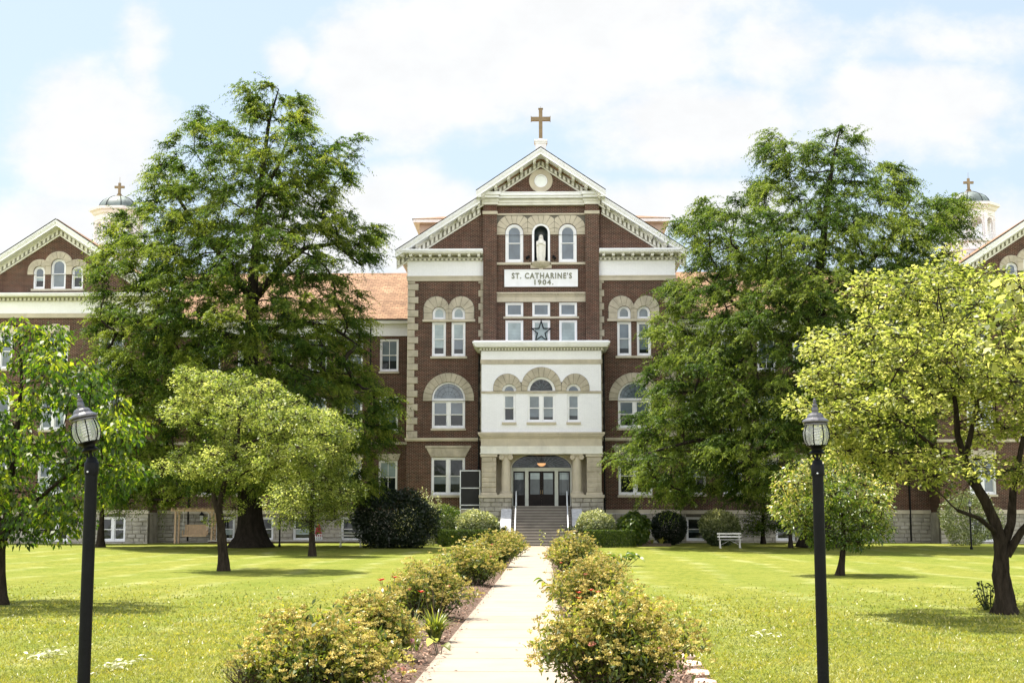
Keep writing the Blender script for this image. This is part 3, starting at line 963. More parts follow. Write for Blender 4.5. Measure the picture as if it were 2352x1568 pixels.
# niche
ni = MB()
npts = [( .43 * math.cos(a), .43 * math.sin(a)) for a in np.linspace(0, math.pi, 13)]
vs_, fs_ = [], []
for (zz) in (17.9, 19.77):
    vs_ += [(x, F0 + .1 + y_ * 1.0, zz) for x, y_ in npts]
for i in range(12): fs_.append((i, i + 1, i + 14, i + 13))
for j in range(1, 6):
    e = j / 5 * math.pi / 2
    vs_ += [(x * math.cos(e), F0 + .1 + y_ * math.cos(e), 19.77 + .43 * math.sin(e)) for x, y_ in npts]
    for i in range(12):
        fs_.append((13 * j + i, 13 * j + i + 1, 13 * j + i + 14, 13 * j + i + 13))
ni.add(vs_, fs_)
no = ni.build('niche', NICHE, B, smooth=True, recalc=False)
nf = MB().plate(shape(-.566, .566, 17.87, 20.336, .566), F0 - .02, F0 + .15, [shape(-.43, .43, 17.90, 20.20, .43)])
part(nf, 'frame', WHITE, no)
part(MB().box(-.43, .43, F0 - .02, F0 + .6, 17.86, 17.90), 'floor', STONE_S, no)
# sill course and bowl-shaped corbel
part(MB().box(-2.775, -.62, F0 - .12, F0 + .04, 17.70, 17.845), 'sill_course', STONE_S)
part(MB().box(.62, 2.775, F0 - .12, F0 + .04, 17.70, 17.845), 'sill_course', STONE_S)
cb = MB()
prof = [(.04, 17.47), (.18, 17.49), (.38, 17.57), (.52, 17.68), (.58, 17.76), (.62, 17.78), (.62, 17.868), (.0, 17.869)]
seg = 48
vv, ff = [], []
for i, (r_, z) in enumerate(prof):
    for kk in range(seg + 1):
        a = math.pi + math.pi * kk / seg
        fl = 1 + (.045 * math.cos(kk * math.pi / 2) if 0 < i < 5 else 0)
        vv.append((r_ * fl * math.cos(a), F0 + .05 + r_ * fl * math.sin(a) * .85, z))
for i in range(len(prof) - 1):
    for kk in range(seg):
        ff.append((i * (seg + 1) + kk, i * (seg + 1) + kk + 1, (i + 1) * (seg + 1) + kk + 1, (i + 1) * (seg + 1) + kk))
cb.add(vv, ff)
cb.box(-.66, .66, F0 - .05, F0 + .04, 17.48, 17.70)
cb.box(-.13, .13, F0 - .12, F0 + .04, 17.40, 17.48)
part(cb, 'corbel', STONE_S)
# name panel with raised letters
sg = MB().plate([(-2.30, 16.29), (2.30, 16.29), (2.30, 17.385), (-2.30, 17.385)], F0 - .12, F0 + .03, [[(-2.24, 16.35), (2.24, 16.35), (2.24, 17.325), (-2.24, 17.325)]])
sg.box(-2.25, 2.25, F0 - .08, F0 + .02, 16.34, 17.33)
sg = part(sg, 'name_panel', WHITE)
def letters(text, x0, x1, z0, z1, Y):
    cu_ = bpy.data.curves.new('lettering', 'FONT')
    cu_.body = text; cu_.extrude = .03; cu_.offset = .028; cu_.space_character = 1.22; cu_.resolution_u = 3
    tmp = bpy.data.objects.new('lettering', cu_)
    COL.objects.link(tmp)
    bpy.context.view_layer.update()
    me = bpy.data.meshes.new_from_object(tmp.evaluated_get(bpy.context.evaluated_depsgraph_get()))
    bpy.data.objects.remove(tmp)
    co = np.array([v.co[:] for v in me.vertices])
    lo_, hi_ = co.min(0), co.max(0)
    sh = SHIFT[B.name]
    for v in me.vertices:
        x = x0 + (v.co.x - lo_[0]) / (hi_[0] - lo_[0]) * (x1 - x0)
        z = z0 + (v.co.y - lo_[1]) / (hi_[1] - lo_[1]) * (z1 - z0)
        y_ = Y - (v.co.z - lo_[2])
        v.co = (x - sh.x, y_ - sh.y, z - sh.z)
    me.materials.clear()
    return link_mesh('lettering', me, LETTER, sg, None)
letters("ST. CATHARINE'S", -1.84, 1.93, 16.80, 17.19, F0 - .06)
letters("1904.", -.42, .77, 16.41, 16.74, F0 - .06)
# small cornice over the third floor windows
mc = MB().box(-2.775, 2.775, F0 - .24, F0 + .03, 15.84, 15.93).box(-2.775, 2.775, F0 - .10, F0 + .03, 15.68, 15.84)
for k in range(26):
    x = -2.66 + k * 5.32 / 25
    mc.box(x - .045, x + .045, F0 - .19, F0 - .09, 15.74, 15.84)
part(mc, 'dentil_band', STONE_S)
part(MB().box(-2.775, 2.775, F0 - .07, F0 + .03, 15.34, 15.675), 'stone_band', STONE_S)
for c in (-1.68, 0, 1.68):
    window(c - .56, c + .56, 14.42, 15.31, F0, rail=None, up=GL_BLUE, sill=0)
    window(c - .56, c + .56, 11.9, 14.20, F0, rail=.42, up=GL_PALE, lo=GL_MID, sill=.1)
part(MB().box(-2.36, 2.36, F0 - .10, F0 + .04, 14.29, 14.415), 'stone_band', STONE_S)

# ---------------------------------------------------------------- entrance porch
E0, EB = 85.2, 88.0
pc = part(MB().box(-4.13, 4.13, E0 - .62, EB, 12.33, 12.44).box(-4.06, 4.06, E0 - .55, EB - .02, 12.22, 12.33).box(-3.98, 3.98, E0 - .47, EB - .02, 12.13, 12.22)
          .box(-4.05, 4.05, E0 - .5, EB - .01, 12.44, 12.50), 'cornice', WHITE)
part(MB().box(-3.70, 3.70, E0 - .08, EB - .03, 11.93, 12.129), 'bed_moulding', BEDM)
dn = MB().box(-3.71, 3.71, E0 - .10, EB - .025, 12.095, 12.1285)
for k in range(40):
    x = -3.64 + k * 7.28 / 39
    dn.box(x - .05, x + .05, E0 - .18, E0 - .07, 11.96, 12.10)
for sx in (-1, 1):
    for k in range(19):
        y = E0 + .1 + k * .14
        dn.box(*sorted((sx * 3.69, sx * 3.78)), y - .037, y + .037, 11.97, 12.09)
part(dn, 'dentil_band', CREAM)
part(MB().box(-3.62, 3.62, E0 - .02, EB - .04, 11.40, 11.94), 'frieze', PBRICK)
part(MB().box(-3.66, 3.66, E0 - .07, EB - .05, 11.14, 11.397), 'stone_band', STONE)
PH = [shape(c - .42, c + .42, 9.50, 9.92, .42) for c in (-1.93, 1.93)] + [shape(-.83, .83, 9.50, 10.36, .83)]
PH += [shape(-2.30, -1.55, 7.63, 9.31), shape(1.55, 2.30, 7.63, 9.31), shape(-.83, .83, 7.63, 9.31)]
pw = wall('porch_wall', [(-3.60, 7.0), (3.60, 7.0), (3.60, 11.14), (-3.60, 11.14)], E0, PH, PBRICK, .4, label='white painted brick upper wall of porch')
for sx in (-1, 1):
    o = part(MB().box(*sorted((sx * 3.60, sx * 3.2)), E0 + .4, EB - .02, 7.0, 11.14), 'porch_wall', PBRICK)
out = lobes([(-2.04, 9.70, .85), (0, 9.74, 1.21), (2.04, 9.70, .85)], 9.505)
pa = part(MB().plate(out, E0 - .04, E0 + .03, [shape(-2.36, -1.50, 9.51, 9.93, .43), shape(-.84, .84, 9.51, 10.365, .84), shape(1.50, 2.36, 9.51, 9.93, .43)]), 'arch_surround', MORTAR)
vs = MB()
def rc(t):
    dx, dz = math.cos(t), math.sin(t)
    return 9.9
def cir(cx_, cz_, ox, oz, rad, xl=None):
    def f(t):
        dx, dz = math.cos(t), math.sin(t)
        ex, ez = cx_ - ox, cz_ - oz
        bq = dx * ex + dz * ez; cq = ex * ex + ez * ez - rad * rad
        r_ = -bq + math.sqrt(max(bq * bq - cq, 0))
        for x_ in (xl or ()):
            if dx * (x_ - cx_) > 1e-3: r_ = min(r_, (x_ - cx_) / dx)
        return r_ - .006
    return f
voussoirs(vs, 0, 9.52, .845, 1.2, E0 - .10, E0 - .02, 11, rfun=cir(0, 9.52, 0, 9.74, 1.20, (-1.19, 1.19)))
for s in (-1, 1):
    voussoirs(vs, s * 1.93, 9.50, .435, .8, E0 - .09, E0 - .02, 8, rfun=cir(s * 1.93, 9.50, s * 2.04, 9.70, .84, (s * 1.21,)))
part(vs, 'voussoirs', STONE, pa)
part(MB().box(-3.63, 3.63, E0 - .06, E0 + .03, 9.36, 9.495), 'stone_band', STONE)
for c in (-1.93, 1.93):
    window(c - .42, c + .42, 9.50, 9.92, E0, .42, rail=None, up=GL_BLUE, sill=0, ft=.08)
    window(c - .375, c + .375, 7.63, 9.31, E0, rail=.50, up=GL_MID, lo=GL_DARK, sill=.14, ft=.07)
wn = window(-.83, .83, 9.50, 10.36, E0, .83, rail=None, up=GL_DARK, sill=0, ft=.10)
window(-.83, .83, 7.63, 9.31, E0, rail=.50, lights=2, up=GL_MID, lo=GL_DARK, sill=.14, ft=.08)
ld = MB()
for a in np.linspace(.3, math.pi - .3, 6):
    ld.bar((.14 * math.cos(a), E0 + .133, 9.62 + .14 * math.sin(a)), (.60 * math.cos(a), E0 + .133, 9.62 + .60 * math.sin(a)), .014)
ld.tube([(.14 * math.cos(a), E0 + .133, 9.78 + .14 * math.sin(a)) for a in np.linspace(0, 2 * math.pi, 14)], .012, 4)
part(ld, 'leading', GL_MID, wn)
# lower cornice and entablature over the columns
c_ = MB().box(-3.80, 3.80, E0 - .24, EB - .03, 6.90, 7.02).box(-3.74, 3.74, E0 - .17, EB - .03, 6.80, 6.90).box(-3.66, 3.66, E0 - .08, EB - .03, 6.70, 6.80)
for k in range(25):
    x = -3.6 + k * 7.2 / 24
    c_.box(x - .06, x + .06, E0 - .15, E0 - .07, 6.72, 6.79)
part(c_, 'stone_cornice', STONE_S)
part(MB().box(-3.62, 3.62, E0 - .02, EB - .04, 6.20, 6.70), 'stone_frieze', STONE_S)
part(MB().box(-3.66, 3.66, E0 - .06, EB - .05, 6.08, 6.195).box(-3.64, 3.64, E0 - .04, EB - .05, 5.72, 6.08).box(-3.68, 3.68, E0 - .08, EB - .05, 5.735, 5.80), 'architrave', CREAM)
for sx in (-1, 1):
    xa, xb = sorted((sx * 2.69, sx * 3.60))
    pr = MB()
    pr.box(xa + .02, xb - .02, E0 + .03, E0 + .9, 3.4, 5.72)
    blocks(pr, xa + .01, xb - .01, 3.44, 5.55, E0 + .03, .30, (.9, 1.4), (.02, .06), seed=31 + sx)
    po_ = part(pr, 'pier', STONE)
    part(MB().box(xa - .05, xb + .05, E0 - .05, E0 + .92, 5.555, 5.71), 'cap', STONE_S, po_, bevel=.02)
    part(MB().box(xa - .03, xb + .03, E0 - .06, E0 + .92, 3.30, 3.44), 'base', STONE_S, po_, bevel=.02)
    part(MB().box(*sorted((sx * 3.0, sx * 3.55)), E0 + .9, EB, 2.6, 5.72), 'side_wall', STONE)
    cx_ = sx * 2.12
    cl = MB().lathe(cx_, E0 + .33, [(.30, 3.53), (.295, 4.2), (.265, 5.52), (.265, 5.60)], 24)
    co_ = part(cl, 'column', STONE_S, smooth=True)
    ba = MB().lathe(cx_, E0 + .33, [(.37, 3.38), (.38, 3.42), (.36, 3.46), (.32, 3.48), (.34, 3.51), (.31, 3.535)], 24)
    ba.box(cx_ - .40, cx_ + .40, E0 - .07, E0 + .73, 3.30, 3.38)
    part(ba, 'base', STONE_S, co_)
    cp = MB().box(cx_ - .37, cx_ + .37, E0 - .05, E0 + .68, 5.655, 5.715).lathe(cx_, E0 + .33, [(.27, 5.55), (.31, 5.60), (.30, 5.655)], 24)
    for e in (-1, 1):
        vx = cx_ + e * .27
        # scroll: a spiral ridge on a round
        cp.plate([(vx + .15 * math.cos(a), 5.53 + .15 * math.sin(a)) for a in np.linspace(0, 2 * math.pi, 21)[:-1]], E0 - .02, E0 + .66)
        sp = [(vx + e * (.14 - .11 * t_) * math.cos(t_ * 4.2 * math.pi + 1.57), E0 - .02, 5.53 + (.14 - .11 * t_) * math.sin(t_ * 4.2 * math.pi + 1.57)) for t_ in np.linspace(0, 1, 30)]
        cp.tube(sp, .022, 5)
    part(cp, 'capital', STONE_S, co_)
    # rough stone pedestal under pier and column
    pd = MB().box(*sorted((sx * 1.78, sx * 3.66)), E0 - .10, EB - .05, .1, 3.12)
    part(pd, 'pedestal', MORTAR)
    pb = MB()
    blocks(pb, *sorted((sx * 1.76, sx * 3.69)), .15, 3.12, E0 - .10, .27, (.35, .85), (.03, .09), seed=60 + sx)
    part(pb, 'rough_stones', ROCK)
    part(MB().box(*sorted((sx * 1.74, sx * 3.74)), E0 - .20, E0 + .95, 3.12, 3.30), 'pedestal_cap', STONE_S, bevel=.02)
# recess: back wall with segmental arch, ceiling, floor
D0 = 86.6
arch = [(1.80 * math.cos(a), 4.96 + .86 * math.sin(a)) for a in np.linspace(0, math.pi, 25)]
part(MB().plate([(-3.0, 2.6), (3.0, 2.6), (3.0, 6.0), (-3.0, 6.0)], D0, D0 + .35, [[(-1.80, 2.61), (1.80, 2.61)] + arch]), 'entrance_wall', STONE)
part(MB().plate([(-1.86, 2.64), (-1.80, 2.64)] + arch[::-1] + [(1.80, 2.64), (1.86, 2.64)] + [(1.86 * math.cos(a), 4.96 + .92 * math.sin(a)) for a in np.linspace(0, math.pi, 25)], D0 - .05, D0 + .02), 'arch_trim', CREAM)
part(MB().box(-2.68, 2.68, E0 + .3, D0, 5.86, 6.0), 'porch_ceiling', CREAM)
part(MB().box(-1.74, 1.74, E0 - .1, 88.4, 2.3, 2.64), 'porch_floor', STEPC)
part(MB().box(-3.0, 3.0, E0 + .05, D0, 2.9, 3.0), 'porch_floor', STEPC) if False else None
part(MB().box(-1.9, 1.9, 88.3, 88.4, 2.5, 6.0), 'hall_wall', NICHE)
# door frame, fanlight, sidelights, double door
DY = D0 + .12
fr_ = MB()
fr_.box(-1.79, 1.79, DY, DY + .16, 4.76, 4.97)
for x in (-.90, .90):
    fr_.box(x - .105, x + .105, DY, DY + .16, 2.64, 4.76)
for x in (-1.76, 1.76):
    fr_.box(x - .035, x + .035, DY, DY + .16, 2.64, 4.76)
fr_.box(-1.72, 1.72, DY - .05, DY, 4.90, 4.96)
df = part(fr_, 'door_frame', TRIMG)
fl = part(MB().plate([(1.78 * math.cos(a), 4.972 + .83 * math.sin(a)) for a in np.linspace(0, math.pi, 25)], DY + .07, DY + .09), 'fanlight', GL_DARK)
ld = MB()
for a in np.linspace(.12, math.pi - .12, 17):
    ld.bar((.45 * math.cos(a), DY + .06, 4.98 + .2 * math.sin(a)), (1.74 * math.cos(a), DY + .06, 4.98 + .81 * math.sin(a)), .014)
for q_ in (.45, .8):
    ld.tube([(1.76 * q_ * math.cos(a), DY + .06, 4.98 + .82 * q_ * math.sin(a)) for a in np.linspace(0, math.pi, 24)], .009, 4)
part(ld, 'leading', GL_MID, fl)
for s in (-1, 1):
    x0, x1 = sorted((s * 1.725, s * 1.01))
    sl = MB().plate(shape(x0, x1, 2.64, 4.755), DY + .03, DY + .10, [shape(x0 + .07, x1 - .07, 3.32, 4.68)])
    sl.box(x0 + .08, x1 - .08, DY + .015, DY + .04, 2.75, 3.22)
    so = part(sl, 'sidelight', DOORW)
    part(MB().box(x0 + .05, x1 - .05, DY + .06, DY + .07, 3.3, 4.7), 'pane', GL_DOOR if s > 0 else GL_DARK, so)
    part(MB().box(x0 + .10, x1 - .10, DY + .052, DY + .058, 4.25, 4.66), 'curtain', GL_PALE, so)
    ld = MB()
    for x in (x0 + .17, x1 - .17): ld.box(x - .01, x + .01, DY + .035, DY + .05, 3.32, 4.68)
    for z in (3.42, 4.56): ld.box(x0 + .07, x1 - .07, DY + .035, DY + .05, z - .01, z + .01)
    part(ld, 'leading', DARK, so)
    x0, x1 = sorted((s * .792, s * .004))
    dr = MB().plate(shape(x0, x1, 2.645, 4.755), DY + .04, DY + .10, [shape(x0 + (.10 if s < 0 else .115), x1 - (.115 if s < 0 else .10), 3.36, 4.66)])
    dr.box(x0 + .12, x1 - .12, DY + .02, DY + .05, 2.78, 3.2)
    do = part(dr, 'door', DOORW)
    part(MB().box(x0 + .08, x1 - .08, DY + .07, DY + .08, 3.33, 4.69), 'pane', GL_DOOR, do)
    part(MB().box(x0 + .115, x1 - .115, DY + .062, DY + .068, 4.27, 4.655), 'curtain', GL_PALE, do)
    part(MB().box(s * .06 - .015, s * .06 + .015, DY - .02, DY + .04, 3.38, 3.62), 'handle', GOLD, do)

# stairs with cheek walls
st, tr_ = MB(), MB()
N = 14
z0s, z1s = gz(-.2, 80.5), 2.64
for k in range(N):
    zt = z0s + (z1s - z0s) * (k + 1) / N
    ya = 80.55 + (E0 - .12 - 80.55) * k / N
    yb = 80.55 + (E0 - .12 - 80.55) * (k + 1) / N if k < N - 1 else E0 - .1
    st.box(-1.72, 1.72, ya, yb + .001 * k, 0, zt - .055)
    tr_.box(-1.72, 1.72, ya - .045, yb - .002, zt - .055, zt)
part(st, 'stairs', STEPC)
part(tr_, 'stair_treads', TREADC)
for sx in (-1, 1):
    xa, xb = sorted((sx * 1.78, sx * 2.33))
    part(MB().plate_x([(81.2, 0), (E0 - .1, 0), (E0 - .1, 2.3), (84.2, 2.3), (81.2, .75)], xa, xb), 'cheek_wall', ROCK)
    xa, xb = sorted((sx * 1.75, sx * 2.37))
    part(MB().plate_x([(81.05, .70), (81.05, .86), (83.9, 2.46), (E0 - .1, 2.46), (E0 - .1, 2.31), (84.2, 2.31), (81.2, .76)], xa, xb), 'coping', MARBLE, bevel=.03)

# ---------------------------------------------------------------- wings
for sx in (-1, 1):
    cols = [9.93, 12.26, 14.6, 16.9, 19.25, 21.6]
    if sx > 0: cols = cols[:5]
    base = [12.3, 15.4, 17.9, 20.4] if sx < 0 else [9.85, 15.55, 18.0, 20.6]
    hl = []
    for c in cols:
        for z0, z1 in ((11.42, 13.55), (7.53, 9.80), (3.46, 5.64)):
            hl.append(shape(sx * c - .61, sx * c + .61, z0, z1))
    x0, x1 = sorted((sx * 8.3, sx * 24.9))
    wall('wall', [(x0, 2.4), (x1, 2.4), (x1, 13.75), (x0, 13.75)], WY, hl)
    rr = random.Random(3)
    for c in cols:
        for z0, z1 in ((11.42, 13.55), (7.53, 9.80), (3.46, 5.64)):
            window(sx * c - .61, sx * c + .61, z0, z1, WY, up=rr.choice([GL_MID, GL_BLUE, GL_PALE]), lo=GL_DARK, muntin=True, rail=.5, ft=.09)
        if True:
            li = MB().plate([(sx * c - .66, 5.655), (sx * c + .66, 5.655), (sx * c + .80, 6.08), (sx * c - .80, 6.08)], WY - .05, WY + .02)
            part(li, 'lintel', STONE_S)
    part(MB().box(x0, x1, WY - .12, WY + .02, 6.66, 6.83), 'string_course', STONE_S)
    part(MB().box(x0, x1, WY - .10, WY + .02, 13.74, 14.52), 'frieze', PBRICK)
    part(MB().box(x0, x1, WY - .55, WY + .3, 14.52, 14.62).box(x0, x1, WY - .62, WY + .3, 14.62, 14.80), 'cornice', WHITE)
    rf_ = MB()
    for (ya, za, yb, zb) in ((WY - .68, 14.80, 98.0, 18.98), (104.7, 14.80, 98.0, 18.98)):
        k_ = 1 if yb > ya else -1
        rf_.add([(x0, ya, za), (x1, ya, za), (x1, yb, zb), (x0, yb, zb), (x0, ya, za - .08), (x1, ya, za - .08), (x1, yb, zb - .12), (x0, yb, zb - .12)],
                [(0, 1, 2, 3), (7, 6, 5, 4), (0, 4, 5, 1), (2, 6, 7, 3), (1, 5, 6, 2), (0, 3, 7, 4)])
    part(rf_, 'roof', ROOF)
    part(MB().box(x0, x1, WY - .70, WY - .60, 14.70, 14.79), 'gutter', DARK)
    part(MB().box(x0, x1, 103.6, 104, .2, 14.6), 'rear_wall', BRICK)
    part(MB().box(x0, x1, WY - .12, WY + .1, 2.21, 2.45), 'water_table', STONE_S)
    hb = [(sx * c - .62, sx * c + .62, .50, 2.02) for c in base]
    part(MB().plate([(x0, .1), (x1, .1), (x1, 2.21), (x0, 2.21)], WY - .02, WY + .4, [shape(*h) for h in sorted(hb)]), 'stone_base', MORTAR)
    part(blocks(MB(), x0, x1, .2, 2.21, WY - .02, .25, (.35, .85), (.02, .08), holes=hb, seed=12 + sx), 'rough_stones', ROCK)
    for h in hb:
        window(*h, WY, up=GL_DARK, lo=GL_DARK, rail=.48, sill=.1, sillw=.03)
    for x in ((11.15, 22.8) if sx < 0 else (23.5,)):
        part(MB().tube([(sx * x, WY - .1, 14.5), (sx * x, WY - .1, .5)], .055, 8), 'downspout', DARK)

# ---------------------------------------------------------------- end pavilions with gables and cupolas
for sx in (-1, 1):
    pcx = sx * 31.1
    def X(a): return pcx + a
    HW = 6.3
    hl, wins = [], []
    for c, hw, z0, z1 in ((-1.24, .37, 16.56, 18.05), (0, .48, 16.56, 18.53), (1.24, .37, 16.56, 18.05)):
        wins.append((X(c) - hw, X(c) + hw, z0, z1, hw, 1))
    for c in (-3.6, 0, 3.6):
        for z0, z1 in ((11.40, 13.66), (7.5, 9.8), (3.4, 5.6)):
            wins.append((X(c) - .82, X(c) + .82, z0, z1, 0, 2))
    hl = [shape(a, b_, c, d, r_) for a, b_, c, d, r_, n_ in wins]
    wall('wall', [(X(-HW), 2.4), (X(HW), 2.4), (X(HW), 16.05), (X(0), 20.3), (X(-HW), 16.05)], PY, hl)
    for e in (-1, 1):
        part(MB().box(*sorted((X(e * HW), X(e * (HW - .4)))), PY + .45, 112, 2.3, 16.05), 'wall', BRICK)
        part(MB().box(*sorted((X(e * 6.33), X(e * 5.9))), PY + .4, 112, .1, 2.3), 'stone_base', ROCK)
    for a, b_, c, d, r_, n_ in wins:
        if r_:
            window(a, b_, c, d, PY, r_, rail=.52 if r_ < .4 else .5, up=GL_BLUE, lo=GL_DARK if r_ < .4 else GL_MID, sill=0, ft=.09)
        else:
            window(a, b_, c, d, PY, lights=2, up=GL_BLUE, lo=GL_MID, rail=.5, sill=.14)
            cx_ = (a + b_) / 2
            part(MB().box(a - .06, b_ + .06, PY - .05, PY + .02, d + .005, d + .52).plate([(cx_ - .16, d + .0), (cx_ + .16, d), (cx_ + .24, d + .62), (cx_ - .24, d + .62)], PY - .10, PY - .01), 'lintel', STONE_S)
    out = lobes([(X(-1.22), 17.72, .78), (X(0), 18.06, .95), (X(1.22), 17.72, .78)], 17.5)
    sur = MB().plate(out, PY - .05, PY + .04, [[(p[0], max(p[1], 17.503)) for p in shape(X(c) - hw - .005, X(c) + hw + .005, 17.503, z1 + .005, hw)] for c, hw, z1 in ((-1.24, .37, 18.05), (0, .48, 18.53), (1.24, .37, 18.05))])
    so = part(sur, 'window_surround', STONE_S)
    vs = MB()
    voussoirs(vs, X(0), 18.05, .487, .93, PY - .09, PY - .03, 9)
    for e in (-1, 1):
        voussoirs(vs, X(e * 1.24), 17.68, .377, .74, PY - .08, PY - .03, 7, rfun=cir(X(e * 1.24), 17.68, X(e * 1.22), 17.72, .76, (X(e * .86),)))
    part(vs, 'voussoirs', STONE, so)
    part(MB().box(X(-1.72), X(1.72), PY - .10, PY + .03, 16.43, 16.555), 'sill', STONE_S)
    for e in (-1, 1):
        rake(X(e * 7.15), 16.22, X(0), 20.98, PY - .9, PY, .95, mods=False)
    w = MB().box(X(-7.1), X(7.1), PY - .88, PY + .02, 16.10, 16.19).box(X(-7.0), X(7.0), PY - .8, PY + .02, 16.0, 16.10)
    part(w, 'cornice', WHITE)
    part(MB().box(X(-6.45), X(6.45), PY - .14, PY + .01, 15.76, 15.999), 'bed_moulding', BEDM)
    c_ = MB().box(X(-6.46), X(6.46), PY - .17, PY + .01, 15.73, 15.759)
    for k in range(48):
        x = X(-6.38) + k * 12.76 / 47
        c_.box(x - .07, x + .07, PY - .26, PY - .13, 15.79, 15.95)
    part(c_, 'dentil_band', CREAM)
    part(MB().box(X(-6.36), X(6.36), PY - .06, PY + .01, 14.97, 15.73), 'frieze', PBRICK)
    part(MB().box(X(-6.38), X(6.38), PY - .10, PY + .01, 14.68, 14.968), 'stone_band', STONE_S)
    part(MB().box(X(-6.38), X(6.38), PY - .12, PY + .01, 6.66, 6.83), 'string_course', STONE_S)
    part(MB().plate([(X(-7.2), 16.24), (X(-7.0), 16.18), (X(0), 20.84), (X(7.0), 16.18), (X(7.2), 16.24), (X(0), 21.02)], PY - .6, 112.5), 'roof', ROOF)
    part(MB().box(X(-6.36), X(6.36), PY - .12, PY + .1, 2.21, 2.45), 'water_table', STONE_S)
    hb = [(X(c) - .8, X(c) + .8, .48, 2.02) for c in ((.5, 4.1) if sx < 0 else (-3.6, 0))]
    part(MB().plate([(X(-6.33), .1), (X(6.33), .1), (X(6.33), 2.21), (X(-6.33), 2.21)], PY - .02, PY + .4, [shape(*h) for h in sorted(hb)]), 'stone_base', MORTAR)
    part(blocks(MB(), X(-6.33), X(6.33), .2, 2.21, PY - .02, .25, (.35, .85), (.02, .08), holes=hb, seed=40 + sx), 'rough_stones', ROCK)
    for h in hb:
        window(*h, PY, lights=2, up=GL_DARK, lo=GL_DARK, rail=.48, sill=0)
    # octagonal cupola
    cy_ = 102.0
    def ring(mb, prof, seg=8, rot=math.pi / 8):
        mb.lathe(pcx, cy_, prof, seg, rot, rot + 2 * math.pi)
    cu_ = MB()
    ring(cu_, [(1.75, 18.6), (1.75, 20.9), (1.82, 20.95), (1.82, 21.05), (1.75, 21.1), (1.75, 21.45), (1.92, 21.55), (1.92, 21.70), (.2, 21.71)])
    root_c = part(cu_, 'cupola', PINKW)
    posts = MB()
    rad = 1.62
    ap = rad * math.cos(math.pi / 8)
    fw = 2 * rad * math.sin(math.pi / 8)
    for k in range(8):
        a = math.pi / 8 + k * math.pi / 4
        px_, py_ = pcx + rad * math.cos(a), cy_ + rad * math.sin(a)
        posts.lathe(px_, py_, [(.19, 21.71), (.19, 21.95), (.15, 21.97), (.15, 23.25), (.19, 23.3), (.19, 23.5)], 4, a + math.pi / 4, a + math.pi / 4 + 2 * math.pi)
        # arched panel of each face
        am = a + math.pi / 8
        tx, ty = -math.sin(am), math.cos(am)
        hw = fw / 2 - .13
        arcp = [(hw * .88 * math.cos(t_), 22.95 + hw * .88 * math.sin(t_)) for t_ in np.linspace(0, math.pi, 11)]
        poly = [(-hw, 21.72), (-hw * .88, 21.72)] + arcp[::-1] + [(hw * .88, 21.72), (hw, 21.72), (hw, 23.5), (-hw, 23.5)]
        tr = tessellate_polygon([[Vector((p[0], p[1], 0)) for p in poly]])
        vs_, n_ = [], len(poly)
        for off in (ap + .05, ap - .12):
            for u_, z in poly:
                vs_.append((pcx + off * math.cos(am) + u_ * tx, cy_ + off * math.sin(am) + u_ * ty, z))
        fs_ = [t3 for t3 in tr] + [(t3[2] + n_, t3[1] + n_, t3[0] + n_) for t3 in tr] + [(i, (i + 1) % n_, (i + 1) % n_ + n_, i + n_) for i in range(n_)]
        posts.add(vs_, fs_)
    part(posts, 'arcade', PINKW, root_c)
    rl = MB()
    for k in range(8):
        am = math.pi / 4 + k * math.pi / 4
        tx, ty = -math.sin(am), math.cos(am)
        hw = fw / 2 - .15
        pt = lambda u_, z: (pcx + (ap - .03) * math.cos(am) + u_ * tx, cy_ + (ap - .03) * math.sin(am) + u_ * ty, z)
        rl.bar(pt(-hw, 22.28), pt(hw, 22.28), .05)
        for q_ in np.linspace(-hw + .06, hw - .06, 9):
            rl.bar(pt(q_, 21.72), pt(q_, 22.27), .025)
    part(rl, 'railing', WHITE, root_c)
    en = MB()
    ring(en, [(1.4, 23.5), (1.72, 23.505), (1.72, 23.85), (1.78, 23.9), (1.85, 23.95), (1.95, 24.1), (2.12, 24.2), (2.14, 24.38), (1.5, 24.46), (.1, 24.47)])
    part(en, 'entablature', PINKW, root_c)
    dm = MB()
    ring(dm, [(1.45, 24.45), (1.43, 24.6), (1.33, 24.85), (1.13, 25.1), (.85, 25.28), (.5, 25.42), (.2, 25.48), (.05, 25.5)], 24)
    dmo = part(dm, 'dome', VERD, root_c, smooth=True)
    rb = MB()
    for k in range(8):
        a = math.pi / 8 + k * math.pi / 4
        rb.tube([(pcx + r_ * math.cos(a), cy_ + r_ * math.sin(a), z) for r_, z in ((1.46, 24.46), (1.44, 24.6), (1.34, 24.86), (1.14, 25.11), (.86, 25.29), (.5, 25.43))], .03, 4)
    part(rb, 'dome_rib', DARK, root_c)
    cr = MB()
    ring(cr, [(.32, 25.44), (.30, 25.52), (.16, 25.58), (.18, 25.66), (.1, 25.68)], 12, 0)
    cr.box(pcx - .085, pcx + .085, cy_ - .085, cy_ + .085, 25.66, 26.50)
    cr.box(pcx - .36, pcx - .086, cy_ - .085, cy_ + .085, 26.11, 26.27).box(pcx + .086, pcx + .36, cy_ - .085, cy_ + .085, 26.11, 26.27)
    cr.tube([(pcx, cy_, 26.5), (pcx, cy_, 26.95)], .012, 5)
    part(cr, 'cross', GOLD, root_c)

